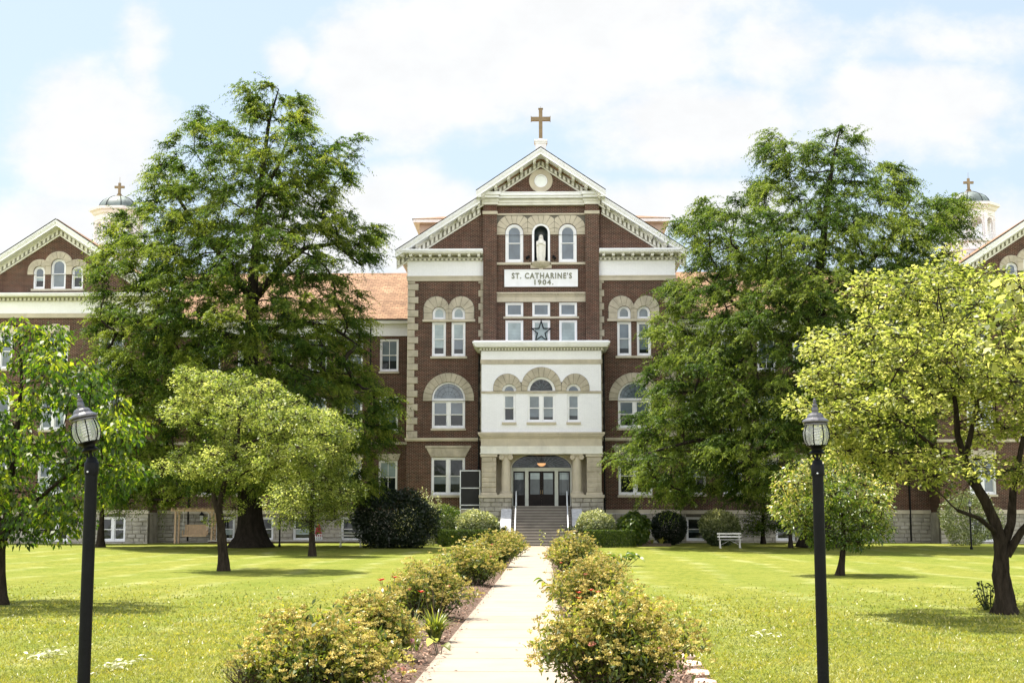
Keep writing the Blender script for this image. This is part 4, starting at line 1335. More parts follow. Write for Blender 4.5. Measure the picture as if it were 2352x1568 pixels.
# cross on the central gable
YC = 86.9
pd = MB().box(-.33, .33, YC - .33, YC + .33, 24.3, 25.14).box(-.37, .37, YC - .37, YC + .37, 25.14, 25.25).box(-.42, .42, YC - .42, YC + .42, 25.25, 25.38)
pd.lathe(0, YC, [(.22, 25.38), (.2, 25.44), (.16, 25.5)], 16)
part(pd, 'cross_pedestal', PINKW)
cr = MB().box(-.115, .115, YC - .115, YC + .115, 25.46, 27.42)
for e in (-1, 1):
    cr.box(*sorted((e * .116, e * .58)), YC - .115, YC + .115, 26.66, 26.90)
    cr.box(*sorted((e * .58, e * .62)), YC - .15, YC + .15, 26.62, 26.94)
cr.box(-.15, .15, YC - .15, YC + .15, 27.42, 27.46)
cr.tube([(0, YC, 27.46), (0, YC, 27.6)], .012, 5)
part(cr, 'cross', GOLD)

# ================================================================== things on the building
def bw(x, y, z):                      # building frame -> world
    return (x + XC, y, z)

# statue
body = MB()
prof = [(0, .27, .20), (.05, .30, .22), (.35, .27, .20), (.7, .255, .19), (.95, .27, .20), (1.15, .295, .21), (1.3, .28, .19), (1.40, .20, .15), (1.45, .12, .11)]
seg = 40
vv, ff = [], []
sx0, sy0, sz0 = XC, 88.06, 17.90
for i, (z, a, c) in enumerate(prof):
    a *= .86
    for k_ in range(seg):
        t_ = 2 * math.pi * k_ / seg
        f_ = 1 + .05 * math.sin(t_ * 9 + z) * (1 if z < 1.0 else .3)
        vv.append((sx0 + a * f_ * math.cos(t_), sy0 + c * f_ * math.sin(t_), sz0 + z))
for i in range(len(prof) - 1):
    for k_ in range(seg):
        k2 = (k_ + 1) % seg
        ff.append((i * seg + k_, i * seg + k2, (i + 1) * seg + k2, (i + 1) * seg + k_))
ff.append(tuple(range(seg))[::-1])
body.add(vv, ff)
def ell(mb, c, r, n=14, m_=10):
    vs_ = []
    for i in range(m_ + 1):
        p_ = -math.pi / 2 + math.pi * i / m_
        for k_ in range(n):
            t_ = 2 * math.pi * k_ / n
            vs_.append((c[0] + r[0] * math.cos(p_) * math.cos(t_), c[1] + r[1] * math.cos(p_) * math.sin(t_), c[2] + r[2] * math.sin(p_)))
    mb.add(vs_, [(i * n + k_, i * n + (k_ + 1) % n, (i + 1) * n + (k_ + 1) % n, (i + 1) * n + k_) for i in range(m_) for k_ in range(n)])
ell(body, (sx0, sy0 - .03, sz0 + 1.57), (.095, .105, .135))
for e in (-1, 1):
    body.tube([(sx0 + e * .21, sy0 - .02, sz0 + 1.28), (sx0 + e * .24, sy0 - .1, sz0 + 1.02), (sx0 + e * .05, sy0 - .24, sz0 + 1.14)], [.085, .075, .04], 10)
    body.tube([(sx0 + e * .23, sy0 - .05, sz0 + 1.0), (sx0 + e * .225, sy0 - .06, sz0 + .3), (sx0 + e * .20, sy0 - .05, sz0 + .1)], [.07, .055, .03], 8)
ell(body, (sx0, sy0 - .25, sz0 + 1.16), (.06, .04, .07))
stt = thing('statue', 'white stone statue of a veiled robed figure with folded hands standing in the gable niche', 'statue', (sx0, sy0, sz0))
body.build('robed_body', STATUE, stt, smooth=True)
ve = MB()
vp = [(.36, .145, .13), (.9 - .55 + .05, .15, .13)]
ve.tube([(sx0, sy0 + .06, sz0 + 1.72), (sx0, sy0 + .05, sz0 + 1.60), (sx0, sy0 + .06, sz0 + 1.42), (sx0, sy0 + .05, sz0 + 1.2)], [.05, .135, .165, .24], 16)
ell(ve, (sx0, sy0 + .03, sz0 + 1.64), (.125, .125, .115))
ve.build('veil', STATUE, stt, smooth=True)
for sx, nm in ((-1, 'dark spotlight on the brick left of the niche statue'), (1, 'dark spotlight on the brick right of the niche statue')):
    x = XC + sx * .86
    o = MB().tube([(x, 87.98, 18.02), (x, 87.8, 18.02), (x - sx * .04, 87.72, 18.10)], .02, 6)
    o.tube([(x + sx * .05, 87.72, 18.06), (x - sx * .10, 87.86, 18.20)], [.07, .10], 10)
    tag(o.build('spotlight', BLACK, None, (x, 87.8, 18.0)), nm, 'spotlight', 'spotlights beside the niche')
# wire star
stp = [(0, 14.17), (.155, 13.66), (.63, 13.65), (.255, 13.35), (.385, 12.83), (0, 13.15), (-.385, 12.83), (-.255, 13.35), (-.63, 13.65), (-.155, 13.66)]
so = MB()
for sc_, y in ((1.0, 87.78), (.86, 87.84)):
    pts = [(x * sc_ + XC, y, 13.45 + (z - 13.45) * sc_) for x, z in stp]
    for i in range(10):
        so.bar(pts[i], pts[(i + 1) % 10], .035)
for i in range(10):
    x, z = stp[i]
    so.bar((x + XC, 87.78, z), (x * .86 + XC, 87.84, 13.45 + (z - 13.45) * .86), .02)
so.bar((XC, 87.84, 14.05), (XC, 87.97, 14.22), .02)
tag(so.build('star_decoration', BLACK, None, (XC, 87.8, 13.4)), 'black wire star hung before the middle window above the porch', 'star')
# handrails
for sx, lab in ((-1, 'white pipe handrail on the left side of the entrance stairs'), (1, 'white pipe handrail on the right side of the entrance stairs')):
    x = XC + sx * 1.50
    h = thing('handrail', lab, 'handrail', (x, 81.0, gz(0, 81)), 'stair handrails')
    MB().tube([(x, 80.75, .55), (x, 80.7, 1.22), (x, 81.0, 1.38), (x, 84.75, 3.50), (x, 85.05, 3.52), (x, 85.1, 2.66)], .032, 8).build('rail', WPIPE, h, smooth=True)
    for y, z0_, z1_ in ((80.95, .38, 1.34), (83.0, 1.4, 2.50)):
        MB().tube([(x, y, z0_), (x, y, z1_)], .026, 8).build('post', WPIPE, h, smooth=True)
# hanging lamp inside the entrance
lp = thing('pendant_lamp', 'lit amber glass bowl lamp hanging under the entrance arch before the fanlight', 'lamp', (XC, 86.66, 5.1))
MB().lathe(XC, 86.62, [(.05, 5.05), (.16, 5.08), (.24, 5.16), (.27, 5.23), (.0, 5.235)], 18).build('bowl', GLOWM, lp, smooth=True)
ch = MB()
for a in (0.5, 2.6, 4.7):
    ch.tube([(XC + .25 * math.cos(a), 86.62 + .2 * math.sin(a) * .3, 5.23), (XC, 86.62, 5.55)], .008, 4)
ch.tube([(XC, 86.62, 5.55), (XC, 86.62, 5.80)], .01, 5)
ch.build('chain', DARK, lp)
# screened enclosure beside the porch
en = thing('screened_enclosure', 'dark screened enclosure with white frame standing beside the porch', 'enclosure', bw(-4.27, 87.0, .3))
f_ = MB()
ex0, ex1 = XC - 4.90, XC - 3.72
for x in (ex0, ex1):
    for y in (86.1, 87.8):
        f_.box(x - .03, x + .03, y - .03, y + .03, .2, 4.74)
for z in (4.74, 3.70, 2.68, 2.44):
    f_.box(ex0 - .03, ex1 + .03, 86.07, 86.13, z, z + .055)
    f_.box(ex0 - .03, ex0 + .03, 86.13, 87.77, z, z + .055)
f_.build('frame', WPIPE, en)
MB().box(ex0 + .01, ex1 - .01, 86.09, 86.105, 2.5, 4.74).box(ex0 + .005, ex0 + .02, 86.13, 87.77, 2.5, 4.74).box(ex0, ex1, 86.1, 87.9, 4.80, 4.83).build('screen', BLINDM, en)
MB().box(ex0 + .02, ex1 - .02, 86.12, 87.9, .2, 2.44).build('base', STONE, en)

# ================================================================== plants: generators
def raw_mesh(name, co, nper, mat, parent, loc, tint=None):
    """co: (faces*nper, 3) world coordinates, unshared vertices"""
    sh = SHIFT[parent.name] if parent is not None else Vector(loc)
    co = np.asarray(co, dtype=np.float32) - np.array(sh, dtype=np.float32)
    nf = len(co) // nper
    me = bpy.data.meshes.new(name)
    me.vertices.add(nf * nper); me.vertices.foreach_set('co', co.ravel())
    me.loops.add(nf * nper); me.loops.foreach_set('vertex_index', np.arange(nf * nper, dtype=np.int32))
    me.polygons.add(nf)
    me.polygons.foreach_set('loop_start', np.arange(0, nf * nper, nper, dtype=np.int32))
    if tint is not None:
        at = me.attributes.new('tint', 'FLOAT', 'FACE')
        at.data.foreach_set('value', np.clip(tint, 0, 1).astype(np.float32))
    me.update(calc_edges=True)
    return link_mesh(name, me, mat, parent, loc)

def norm(v):
    return v / np.maximum(np.linalg.norm(v, axis=-1, keepdims=True), 1e-6)

def leaf_quads(c, d, n, L, Wd, fold=.25, tri=False):
    """c base points, d along the leaf, n leaf normals"""
    d = norm(d); s = norm(np.cross(d, n)); n = np.cross(s, d)
    L = L[:, None]; Wd = Wd[:, None]
    if tri:
        out = np.stack([c - s * Wd * .5, c + s * Wd * .5, c + d * L], 1)
    else:
        m_ = c + d * L * .45 + n * Wd * fold
        out = np.stack([c, m_ + s * Wd * .5, c + d * L, m_ - s * Wd * .5], 1)
    return out.reshape(-1, 3)

def rand_dirs(n):
    return norm(RNG.normal(size=(n, 3)))

def in_poly(px, py, poly):
    inside = np.zeros(len(px), bool)
    j = len(poly) - 1
    for i in range(len(poly)):
        xi, yi = poly[i]; xj, yj = poly[j]
        c = ((yi > py) != (yj > py)) & (px < (xj - xi) * (py - yi) / (yj - yi + 1e-9) + xi)
        inside ^= c
        j = i
    return inside

def crown_points(poly, D, n, mind, dk=.85, tries=60, gap=None, back=None):
    """points spread through the volume whose outline, at distance D, is poly"""
    poly = np.array(poly, float)
    x0, y0 = poly.min(0); x1, y1 = poly.max(0)
    rows = {}
    pts = []
    for _ in range(n * tries):
        px, py = RNG.uniform(x0, x1), RNG.uniform(y0, y1)
        if not in_poly(np.array([px]), np.array([py]), poly)[0]: continue
        key = int(py // 12)
        if key not in rows:
            xs_ = np.linspace(x0, x1, 160)
            ins = xs_[in_poly(xs_, np.full(160, key * 12 + 6.0), poly)]
            rows[key] = (ins.min(), ins.max()) if len(ins) else (px, px + 1)
        a, c = rows[key]
        hw = max((c - a) / 2, 4); t_ = min(abs(px - (a + c) / 2) / hw, 1)
        half = dk * hw * D / FPX * math.sqrt(1 - t_ * t_) + .15
        dy = RNG.uniform(-half, half if back is None else min(half, back))
        p = P(px, py, D + dy)
        q = np.array(p)
        if gap is not None and gap(q): continue
        if pts and np.min(np.sum((np.array(pts) - q) ** 2, 1)) < mind ** 2: continue
        pts.append(q)
        if len(pts) >= n: break
    return np.array(pts)

def skeleton(trunk, tips, up=.35, sag=0.0, rtip=.012, power=.5, segs=4):
    """trunk: list of polylines [(point, radius)...]; grows a limb from the nearest good node to every tip.
    returns edges (a, b, ra, rb) and node index of each tip"""
    pos, par, rad = [], [], []
    for line in trunk:
        base = -1
        if pos:
            dd = [np.linalg.norm(np.array(p) - np.array(line[0][0])) for p in pos]
            base = int(np.argmin(dd))
        for i, (p, r_) in enumerate(line):
            pos.append(np.array(p, float)); rad.append(r_)
            par.append(base if i == 0 else len(pos) - 2)
    nt_ = len(pos)
    A = np.array(pos)
    order = np.argsort([np.min(np.linalg.norm(A - t_, axis=1)) for t_ in tips])
    tip_node = {}
    cnt_from = nt_
    for ti in order:
        t_ = tips[ti]
        A = np.array(pos)
        dv = t_ - A
        dist = np.linalg.norm(dv, axis=1)
        cost = dist + np.maximum(-dv[:, 2], 0) * 1.1 + np.where(np.arange(len(A)) < nt_, 0.0, .10 * dist)
        cost += np.where(dist < .15, 9, 0)
        j = int(np.argmin(cost))
        a = A[j]
        dv = t_ - a
        L = np.linalg.norm(dv)
        ctl = a + dv * .5 + np.array([0, 0, up * L * .35 - sag * L]) + RNG.normal(size=3) * L * .07
        prev = j
        k_ = max(2, min(segs, int(L / .25) + 1))
        for i in range(1, k_ + 1):
            u = i / k_
            p = (1 - u) ** 2 * a + 2 * u * (1 - u) * ctl + u * u * t_
            if i < k_: p = p + RNG.normal(size=3) * L * .02
            pos.append(p); par.append(prev); rad.append(None)
            prev = len(pos) - 1
        tip_node[ti] = prev
    n = len(pos)
    load = np.zeros(n)
    for i in range(n - 1, -1, -1):
        if load[i] == 0: load[i] = 1
        if par[i] >= 0: load[par[i]] += load[i]
    edges = []
    for i in range(n):
        if rad[i] is None: rad[i] = rtip * load[i] ** power
    for i in range(n):
        j = par[i]
        if j < 0: continue
        ra = rad[j] if (i < nt_ or j >= nt_) else min(rad[j], rad[i] * 1.35)
        edges.append((pos[j], pos[i], min(ra, rad[i] * 1.8) if i >= nt_ else ra, rad[i]))
    return edges, tip_node

def limbs(edges, seg=5):
    """quads of tapered tubes round every edge, joined end to end"""
    a = np.array([e[0] for e in edges]); b_ = np.array([e[1] for e in edges])
    ra = np.array([e[2] for e in edges]); rb = np.array([e[3] for e in edges])
    d = norm(b_ - a)
    b_ = b_ + d * (rb * .35)[:, None]
    ref = np.where(np.abs(d[:, 2:3]) < .9, np.array([[0, 0, 1.0]]), np.array([[1.0, 0, 0]]))
    u = norm(np.cross(d, ref)); v = np.cross(d, u)
    out = []
    for k_ in range(seg):
        t0, t1 = 2 * math.pi * k_ / seg, 2 * math.pi * (k_ + 1) / seg
        o0 = u * math.cos(t0) + v * math.sin(t0); o1 = u * math.cos(t1) + v * math.sin(t1)
        out.append(np.stack([a + o0 * ra[:, None], a + o1 * ra[:, None], b_ + o1 * rb[:, None], b_ + o0 * rb[:, None]], 1))
    return np.concatenate(out).reshape(-1, 3)

def trunk_line(pts, D, r0, r1, dys=None, n=4, wob=.0, ex=.8):
    """pixel polyline at distance D -> [(point, radius)] with subdivisions"""
    out = []
    m_ = len(pts)
    P3 = [np.array(P(p[0], p[1], D + (dys[i] if dys else 0))) for i, p in enumerate(pts)]
    for i in range(m_ - 1):
        for k_ in range(n):
            u = k_ / n
            out.append(P3[i] * (1 - u) + P3[i + 1] * u)
    out.append(P3[-1])
    N_ = len(out)
    return [(p + RNG.normal(size=3) * wob * (0 < i < N_ - 1), r0 + (r1 - r0) * (i / (N_ - 1)) ** ex) for i, p in enumerate(out)]

def trunk_mesh(lines, seg=12, rough=.0, flare=0.0):
    mb = MB()
    for li, line in enumerate(lines):
        pts = [Vector(p) for p, r_ in line]; rads = [r_ for p, r_ in line]
        vs, ff = [], []
        n = len(pts)
        for i, p in enumerate(pts):
            d = (pts[min(i + 1, n - 1)] - pts[max(i - 1, 0)]).normalized()
            a = (Vector((1, 0, 0)) - d * d.x).normalized(); b2 = d.cross(a)
            fl = 1 + (flare * math.exp(-i * 1.1) if li == 0 else 0)
            for k_ in range(seg):
                t_ = 2 * math.pi * k_ / seg
                rr = rads[i] * fl * (1 + rough * (math.sin(3 * t_ + i * .7) * .6 + math.sin(7 * t_ + i * 1.9 + li) * .4) * (1.6 if fl > 1.05 else 1))
                vs.append(p + (a * math.cos(t_) + b2 * math.sin(t_)) * rr)
        for i in range(n - 1):
            for k_ in range(seg):
                k2 = (k_ + 1) % seg
                ff.append((i * seg + k_, i * seg + k2, (i + 1) * seg + k2, (i + 1) * seg + k_))
        mb.add(vs, ff)
    return mb

def broad_leaves(cent, rad, nleaf, Lr, asp, droop=.3, flat=.6, tint_c=None, shell=.35, twigs=None, squash=.75):
    """leaf clusters round each centre: returns coords and tint"""
    n = len(cent)
    cnt = np.maximum((nleaf * (rad / rad.mean()) ** 2).astype(int), 4)
    idx = np.repeat(np.arange(n), cnt)
    N = len(idx)
    o = rand_dirs(N) * (RNG.uniform(shell, 1, N) ** .7)[:, None]
    o[:, 2] *= squash
    p = cent[idx] + o * rad[idx][:, None]
    d = norm(o) * .7 + rand_dirs(N) * .8
    d[:, 2] = d[:, 2] * .55 - droop
    nn = np.stack([RNG.normal(0, flat, N), RNG.normal(0, flat, N), np.ones(N)], 1)
    L = RNG.uniform(*Lr, N)
    co = leaf_quads(p, d, nn, L, L * asp * RNG.uniform(.8, 1.2, N), .22)
    tc = RNG.uniform(0, 1, n) if tint_c is None else tint_c
    tint = .45 * tc[idx] + .55 * RNG.uniform(0, 1, N) ** 1.2
    return co, tint, (cent[idx], p)

def twig_edges(a, p, r=.006, frac=.25):
    k_ = RNG.random(len(a)) < frac
    return [(x, y, r * 1.5, r * .6) for x, y in zip(a[k_], p[k_])]

def tree(name, label, cat, base, D, poly, lines, n, rad, nleaf, Lr, asp, lmat, bmat, mind=None, dk=.85, droop=.3, flat=.6, up=.3,
         rough=.06, flare=.3, group=None, twig=.12, rtip=.010, gap=None, seg=12, extra=None, tfun=None, squash=.75, sag=0.0, twr=.006):
    t_ = thing(name, label, cat, base, group)
    tips = crown_points(poly, D, n, mind or rad * .75, dk, gap=gap)
    if extra is not None: tips = np.concatenate([tips, extra])
    ed, tn = skeleton(lines, tips, up=up, rtip=rtip, sag=sag)
    ntr = sum(len(l) for l in lines)
    radii = rad * RNG.uniform(.65, 1.25, len(tips))
    tc = tfun(tips) if tfun else None
    co, tint, (ca, cp) = broad_leaves(tips, radii, nleaf, Lr, asp, droop, flat, tc, squash=squash)
    trunk_mesh(lines, seg, rough, flare).build('trunk', bmat, t_, smooth=True, recalc=False)
    te = [e for e in ed[sum(len(l) for l in lines) - len(lines):]] + twig_edges(ca, cp, twr, twig)
    raw_mesh('branches', limbs(te, 5), 4, bmat, t_, base)
    raw_mesh('crown', co, 4, lmat, t_, base, tint)
    return t_

# ---------------------------------------------------------------- the two big feathery conifers
def feather_tree(label, base, D, poly, lines, n, lmat, seed_gap, mind, extra=None, spr=24, nl=34):
    t_ = thing('bald_cypress_tree', label, 'tree', base, 'tall feathery trees before the building')
    tips = crown_points(poly, D, n, mind, 1.15, gap=seed_gap, back=5.5)
    if extra is not None: tips = np.concatenate([tips, np.array([np.array(P(a, c, D + e)) for a, c, e in extra])])
    ed, tn = skeleton(lines, tips, up=.12, rtip=.017, sag=.0, power=.52)
    axis = np.array([p for p, r_ in lines[0]])
    nt_ = len(tips)
    zt = tips[:, 2]
    hmax, hmin = zt.max(), zt.min()
    rad = RNG.uniform(.8, 1.35, nt_)
    K = spr
    idx = np.repeat(np.arange(nt_), K)
    N = len(idx)
    ax = np.array([[np.interp(z, axis[:, 2], axis[:, 0]), np.interp(z, axis[:, 2], axis[:, 1])] for z in zt])
    out = np.concatenate([tips[:, :2] - ax, np.zeros((nt_, 1))], 1)
    out = norm(out)
    sp0 = tips[idx] + rand_dirs(N) * (RNG.uniform(0, .55, N) * rad[idx])[:, None] * np.array([1, 1, .55])
    sd = out[idx] * .55 + rand_dirs(N) * np.array([1.0, 1.0, .55]) * .85
    sd[:, 2] += .10
    sd = norm(sd)
    SL = rad[idx] * RNG.uniform(.55, 1.2, N)
    M = nl
    tt = (np.arange(M) + .5) / M
    tt = np.tile(tt, N); ii = np.repeat(np.arange(N), M)
    q = sp0[ii] + sd[ii] * (SL[ii] * tt)[:, None]
    q[:, 2] -= .46 * SL[ii] * tt ** 2
    q += RNG.normal(size=q.shape) * .035
    tang = sd[ii].copy(); tang[:, 2] -= 1.2 * tt
    tang = norm(tang)
    side = norm(np.cross(tang, np.array([0, 0, 1.0])))
    sg_ = np.where(np.arange(len(ii)) % 2 == 0, 1.0, -1.0)[:, None]
    d = side * sg_ * .8 + tang * .55 + RNG.normal(size=q.shape) * .35
    d[:, 2] -= .45
    nn = np.stack([RNG.normal(0, .6, len(ii)), RNG.normal(0, .6, len(ii)), np.ones(len(ii))], 1)
    L = RNG.uniform(.12, .23, len(ii)) * (1.1 - .5 * tt)
    co = leaf_quads(q, d, nn, L, L * .36, tri=True)
    print('cypress tips', nt_)
    tcl = RNG.uniform(0, 1, nt_) ** 1.1
    tint = .50 * tcl[idx][ii] + .20 * tt + .30 * RNG.uniform(0, 1, len(ii)) ** 1.4
    trunk_mesh(lines, 14, .10, .5).build('trunk', BARK_D, t_, smooth=True, recalc=False)
    te = ed[sum(len(l) for l in lines) - len(lines):]
    s_ed = [(sp0[i], sp0[i] + sd[i] * SL[i] * .6 + np.array([0, 0, -.2 * SL[i]]), .014, .006) for i in range(0, N, 2)]
    raw_mesh('branches', limbs(te + s_ed, 5), 4, BARK_D, t_, base)
    raw_mesh('crown', co, 3, lmat, t_, base, tint)
    return t_

def gapper(scale, thr, zlo, zhi, seed):
    """leave holes of air in the upper crown"""
    ph = np.random.default_rng(seed).uniform(0, 6.28, 6)
    def g(q):
        v = (math.sin(q[0] * scale + ph[0]) + math.sin(q[2] * scale * 1.2 + ph[1]) + math.sin((q[0] + q[2]) * scale * .7 + ph[2])
             + .5 * math.sin(q[0] * scale * 2.3 + ph[3]) + .5 * math.sin(q[2] * scale * 2.1 + ph[4])) / 4
        f = min(max((q[2] - zlo) / (zhi - zlo), 0), 1)
        return v > 1.2 - (1.2 - thr) * f
    return g

LP = [(550, 205), (560, 180), (580, 195), (618, 180), (640, 205), (690, 210), (722, 235), (725, 285), (700, 310), (735, 315), (765, 300), (790, 280), (832, 300), (815, 345),
      (838, 368), (825, 405), (790, 425), (775, 455), (800, 490), (840, 490), (868, 525), (868, 575), (855, 630), (835, 620), (800, 600), (770, 590), (790, 640), (830, 680), (845, 730),
      (825, 780), (835, 850), (870, 890), (915, 930), (922, 965), (890, 1010), (862, 1060), (880, 1100), (840, 1150), (760, 1150), (640, 1140), (560, 1120), (450, 1140), (330, 1165), (250, 1150),
      (230, 1100), (255, 1000), (190, 880), (210, 820), (225, 770), (175, 745), (195, 700), (240, 670), (215, 640), (190, 612), (200, 598), (240, 585), (248, 520), (285, 475), (325, 485), (350, 455), (335, 390), (375, 370),
      (378, 290), (440, 300), (445, 255), (520, 265), (530, 300), (575, 310), (570, 250)]
g1 = G(573, 1257)
l_trunk = trunk_line([(574, 1257), (574, 1180), (572, 1050), (572, 900), (578, 760), (582, 640), (592, 520), (602, 400), (618, 280), (640, 205)], g1.y, .88, .03, n=3, ex=.6)
feather_tree('tall feathery green tree left of the entrance with a thick flared dark trunk', g1, g1.y, LP,
             [l_trunk,
              trunk_line([(580, 690), (640, 620), (700, 570), (770, 560), (830, 610)], g1.y, .26, .05, [0, -.5, -1, -1.2, -1.5]),
              trunk_line([(578, 690), (520, 600), (450, 520), (400, 440), (365, 390)], g1.y, .22, .04, [0, -.4, -.8, -1, -1]),
              trunk_line([(600, 450), (640, 380), (660, 320), (690, 260)], g1.y, .14, .03),
              trunk_line([(576, 780), (480, 760), (360, 740), (260, 730)], g1.y, .2, .04, [0, -1.2, -2.2, -3]),
              trunk_line([(576, 770), (680, 740), (760, 750), (820, 790)], g1.y, .2, .04, [0, -1.2, -2.2, -3]),
              trunk_line([(572, 1120), (520, 1130), (450, 1125), (390, 1150)], g1.y, .2, .06, [0, -1.5, -2.6, -3.6])],
             1150, L_CYP, gapper(1.15, .02, 11, 25, 3), .74, spr=16, nl=30,
             extra=[(560, 200, 0), (578, 225, .3), (600, 195, -.2), (625, 195, 0), (645, 225, .3), (665, 240, -.4), (690, 235, 0), (615, 245, .2), (640, 275, -.3), (590, 270, .4), (700, 275, .2), (660, 300, 0), (520, 290, 0), (460, 275, 0), (410, 310, 0), (395, 330, .3), (820, 320, 0), (800, 360, .2), (780, 330, -.2), (855, 540, -1), (840, 590, -1.4), (820, 560, -1)])

RP = [(1855, 345), (1870, 310), (1895, 320), (1905, 285), (1935, 282), (1972, 305), (1965, 370), (1985, 400), (2035, 360), (2062, 385), (2095, 420), (2102, 470), (2160, 445), (2215, 455), (2228, 520),
      (2205, 560), (2150, 560), (2180, 600), (2215, 630), (2220, 720), (2190, 820), (2150, 930), (2110, 1030), (2060, 1080), (1960, 1100), (1880, 1120), (1800, 1110), (1740, 1120), (1690, 1150), (1640, 1140),
      (1570, 1160), (1500, 1130), (1455, 1085), (1415, 1055), (1430, 1025), (1475, 1010), (1455, 975), (1440, 960), (1500, 950), (1480, 880), (1460, 850), (1510, 830), (1530, 780), (1470, 760), (1500, 735), (1560, 700), (1520, 660), (1540, 650), (1600, 640),
      (1590, 580), (1565, 540), (1555, 510), (1600, 505), (1600, 450), (1625, 455), (1680, 480), (1690, 425), (1760, 410), (1790, 380), (1745, 375), (1745, 325), (1780, 310), (1810, 330)]
g2 = G(1880, 1257)
r_trunk = trunk_line([(1880, 1257), (1880, 1150), (1876, 1000), (1870, 850), (1862, 740), (1880, 640), (1890, 560), (1900, 460), (1915, 360), (1930, 295)], g2.y, .80, .03, n=3, ex=.6)
feather_tree('tall feathery green tree right of the entrance partly covering the side windows', g2, g2.y, RP,
             [r_trunk,
              trunk_line([(1862, 745), (1800, 690), (1740, 620), (1680, 560)], g2.y, .24, .05, [0, -1, -1.6, -2]),
              trunk_line([(1866, 790), (1780, 770), (1690, 700), (1620, 640)], g2.y, .2, .04, [0, -1.2, -2.4, -3]),
              trunk_line([(1864, 730), (1950, 650), (2040, 560), (2090, 460)], g2.y, .22, .04, [0, -.5, -1, -1]),
              trunk_line([(1864, 740), (1960, 690), (2080, 600), (2200, 500)], g2.y, .22, .04, [0, .5, 1, 1]),
              trunk_line([(1872, 900), (1770, 880), (1650, 900), (1540, 900)], g2.y, .22, .05, [0, -1.5, -3, -4]),
              trunk_line([(1876, 1010), (1760, 1000), (1600, 1010), (1490, 1040)], g2.y, .2, .05, [0, -1.5, -3.5, -4.5])],
             1150, L_CYP2, gapper(1.15, .02, 11, 24, 8), .74, spr=16, nl=30,
             extra=[(1905, 305, 0), (1930, 298, .3), (1955, 320, -.2), (1890, 335, 0), (1920, 345, .3), (1945, 370, -.3), (1865, 345, .2), (1770, 335, 0), (1800, 325, .2), (1790, 365, -.2), (2050, 385, 0), (2075, 420, .3), (2150, 470, 0), (2190, 475, .2), (2205, 500, -.2), (1610, 480, 0), (1640, 490, .2), (1580, 530, 0)])

# ---------------------------------------------------------------- lawn trees
gA = G(0, 1388)
tree('broadleaf_tree', 'bright green tree with large drooping leaves at the left edge behind the lamp post', 'tree', gA, gA.y,
     [(20, 760), (35, 735), (60, 745), (85, 770), (125, 750), (150, 770), (115, 800), (130, 825), (190, 815), (190, 850), (225, 870), (265, 900), (278, 935), (300, 965), (350, 985), (330, 1015), (285, 1020),
      (300, 1060), (335, 1080), (330, 1105), (275, 1110), (250, 1140), (205, 1160), (195, 1200), (150, 1210), (115, 1245), (50, 1225), (0, 1250), (-150, 1220), (-260, 1060), (-230, 900), (-120, 800), (-20, 790)],
     [trunk_line([(-2, 1390), (-2, 1320), (0, 1260), (15, 1200), (25, 1100), (40, 980), (50, 880), (45, 780)], gA.y, .16, .02, n=3),
      trunk_line([(5, 1235), (60, 1170), (130, 1110), (200, 1060)], gA.y, .07, .02, [0, -.4, -.8, -1]),
      trunk_line([(10, 1210), (-70, 1120), (-140, 1000)], gA.y, .07, .02, [0, .3, .6])],
     230, .36, 75, (.09, .16), .52, L_BIG, BARK_G, mind=.33, dk=1.2, droop=1.0, flat=.7, group='lawn trees', twig=.12, twr=.004, rtip=.007)

gB = G(513, 1311)
tree('dogwood_tree', 'pale yellow green tree with a leaning dark trunk on the left lawn', 'tree', gB, gB.y,
     [(380, 855), (440, 838), (480, 850), (515, 872), (560, 862), (605, 868), (640, 900), (690, 925), (740, 960), (760, 985), (765, 1030), (740, 1075), (700, 1100), (640, 1110), (570, 1105), (540, 1150),
      (500, 1130), (470, 1110), (430, 1095), (365, 1075), (370, 1055), (440, 1035), (500, 1010), (470, 985), (420, 960), (375, 970), (360, 950), (400, 920), (410, 880)],
     [trunk_line([(513, 1312), (511, 1250), (507, 1200), (502, 1165), (512, 1120), (530, 1070), (548, 1020), (550, 960), (540, 900)], gB.y, .19, .03, n=3, wob=.01),
      trunk_line([(500, 1175), (492, 1145), (490, 1130)], gB.y, .11, .07),
      trunk_line([(545, 1030), (610, 1000), (680, 970)], gB.y, .06, .02, [0, -.5, -.8]),
      trunk_line([(530, 1075), (470, 1060), (400, 1060)], gB.y, .05, .015, [0, -.5, -.8])],
     270, .36, 150, (.06, .115), .58, L_DOG, BARK_G, mind=.36, droop=.15, flat=.5, group='lawn trees', twig=.10, twr=.005, rtip=.008, rough=.16, dk=1.35, squash=.75,
     extra=np.array([P(480, 1195, gB.y - .3), P(525, 1185, gB.y - .3), P(540, 1165, gB.y)]))
gC = G(717, 1277)
tree('small_tree', 'small green tree with a slim pale trunk behind the leaning tree', 'tree', gC, gC.y,
     [(690, 945), (740, 940), (790, 965), (812, 985), (800, 1020), (808, 1065), (790, 1100), (832, 1130), (800, 1160), (770, 1195), (715, 1205), (650, 1195), (615, 1160), (650, 1100), (680, 1020)],
     [trunk_line([(717, 1278), (716, 1220), (716, 1160), (722, 1080), (728, 1000)], gC.y, .17, .03, n=3)],
     110, .60, 170, (.08, .14), .6, L_DOG, BARK_G, mind=.52, droop=.35, flat=.5, group='lawn trees', twig=.06, dk=.9)

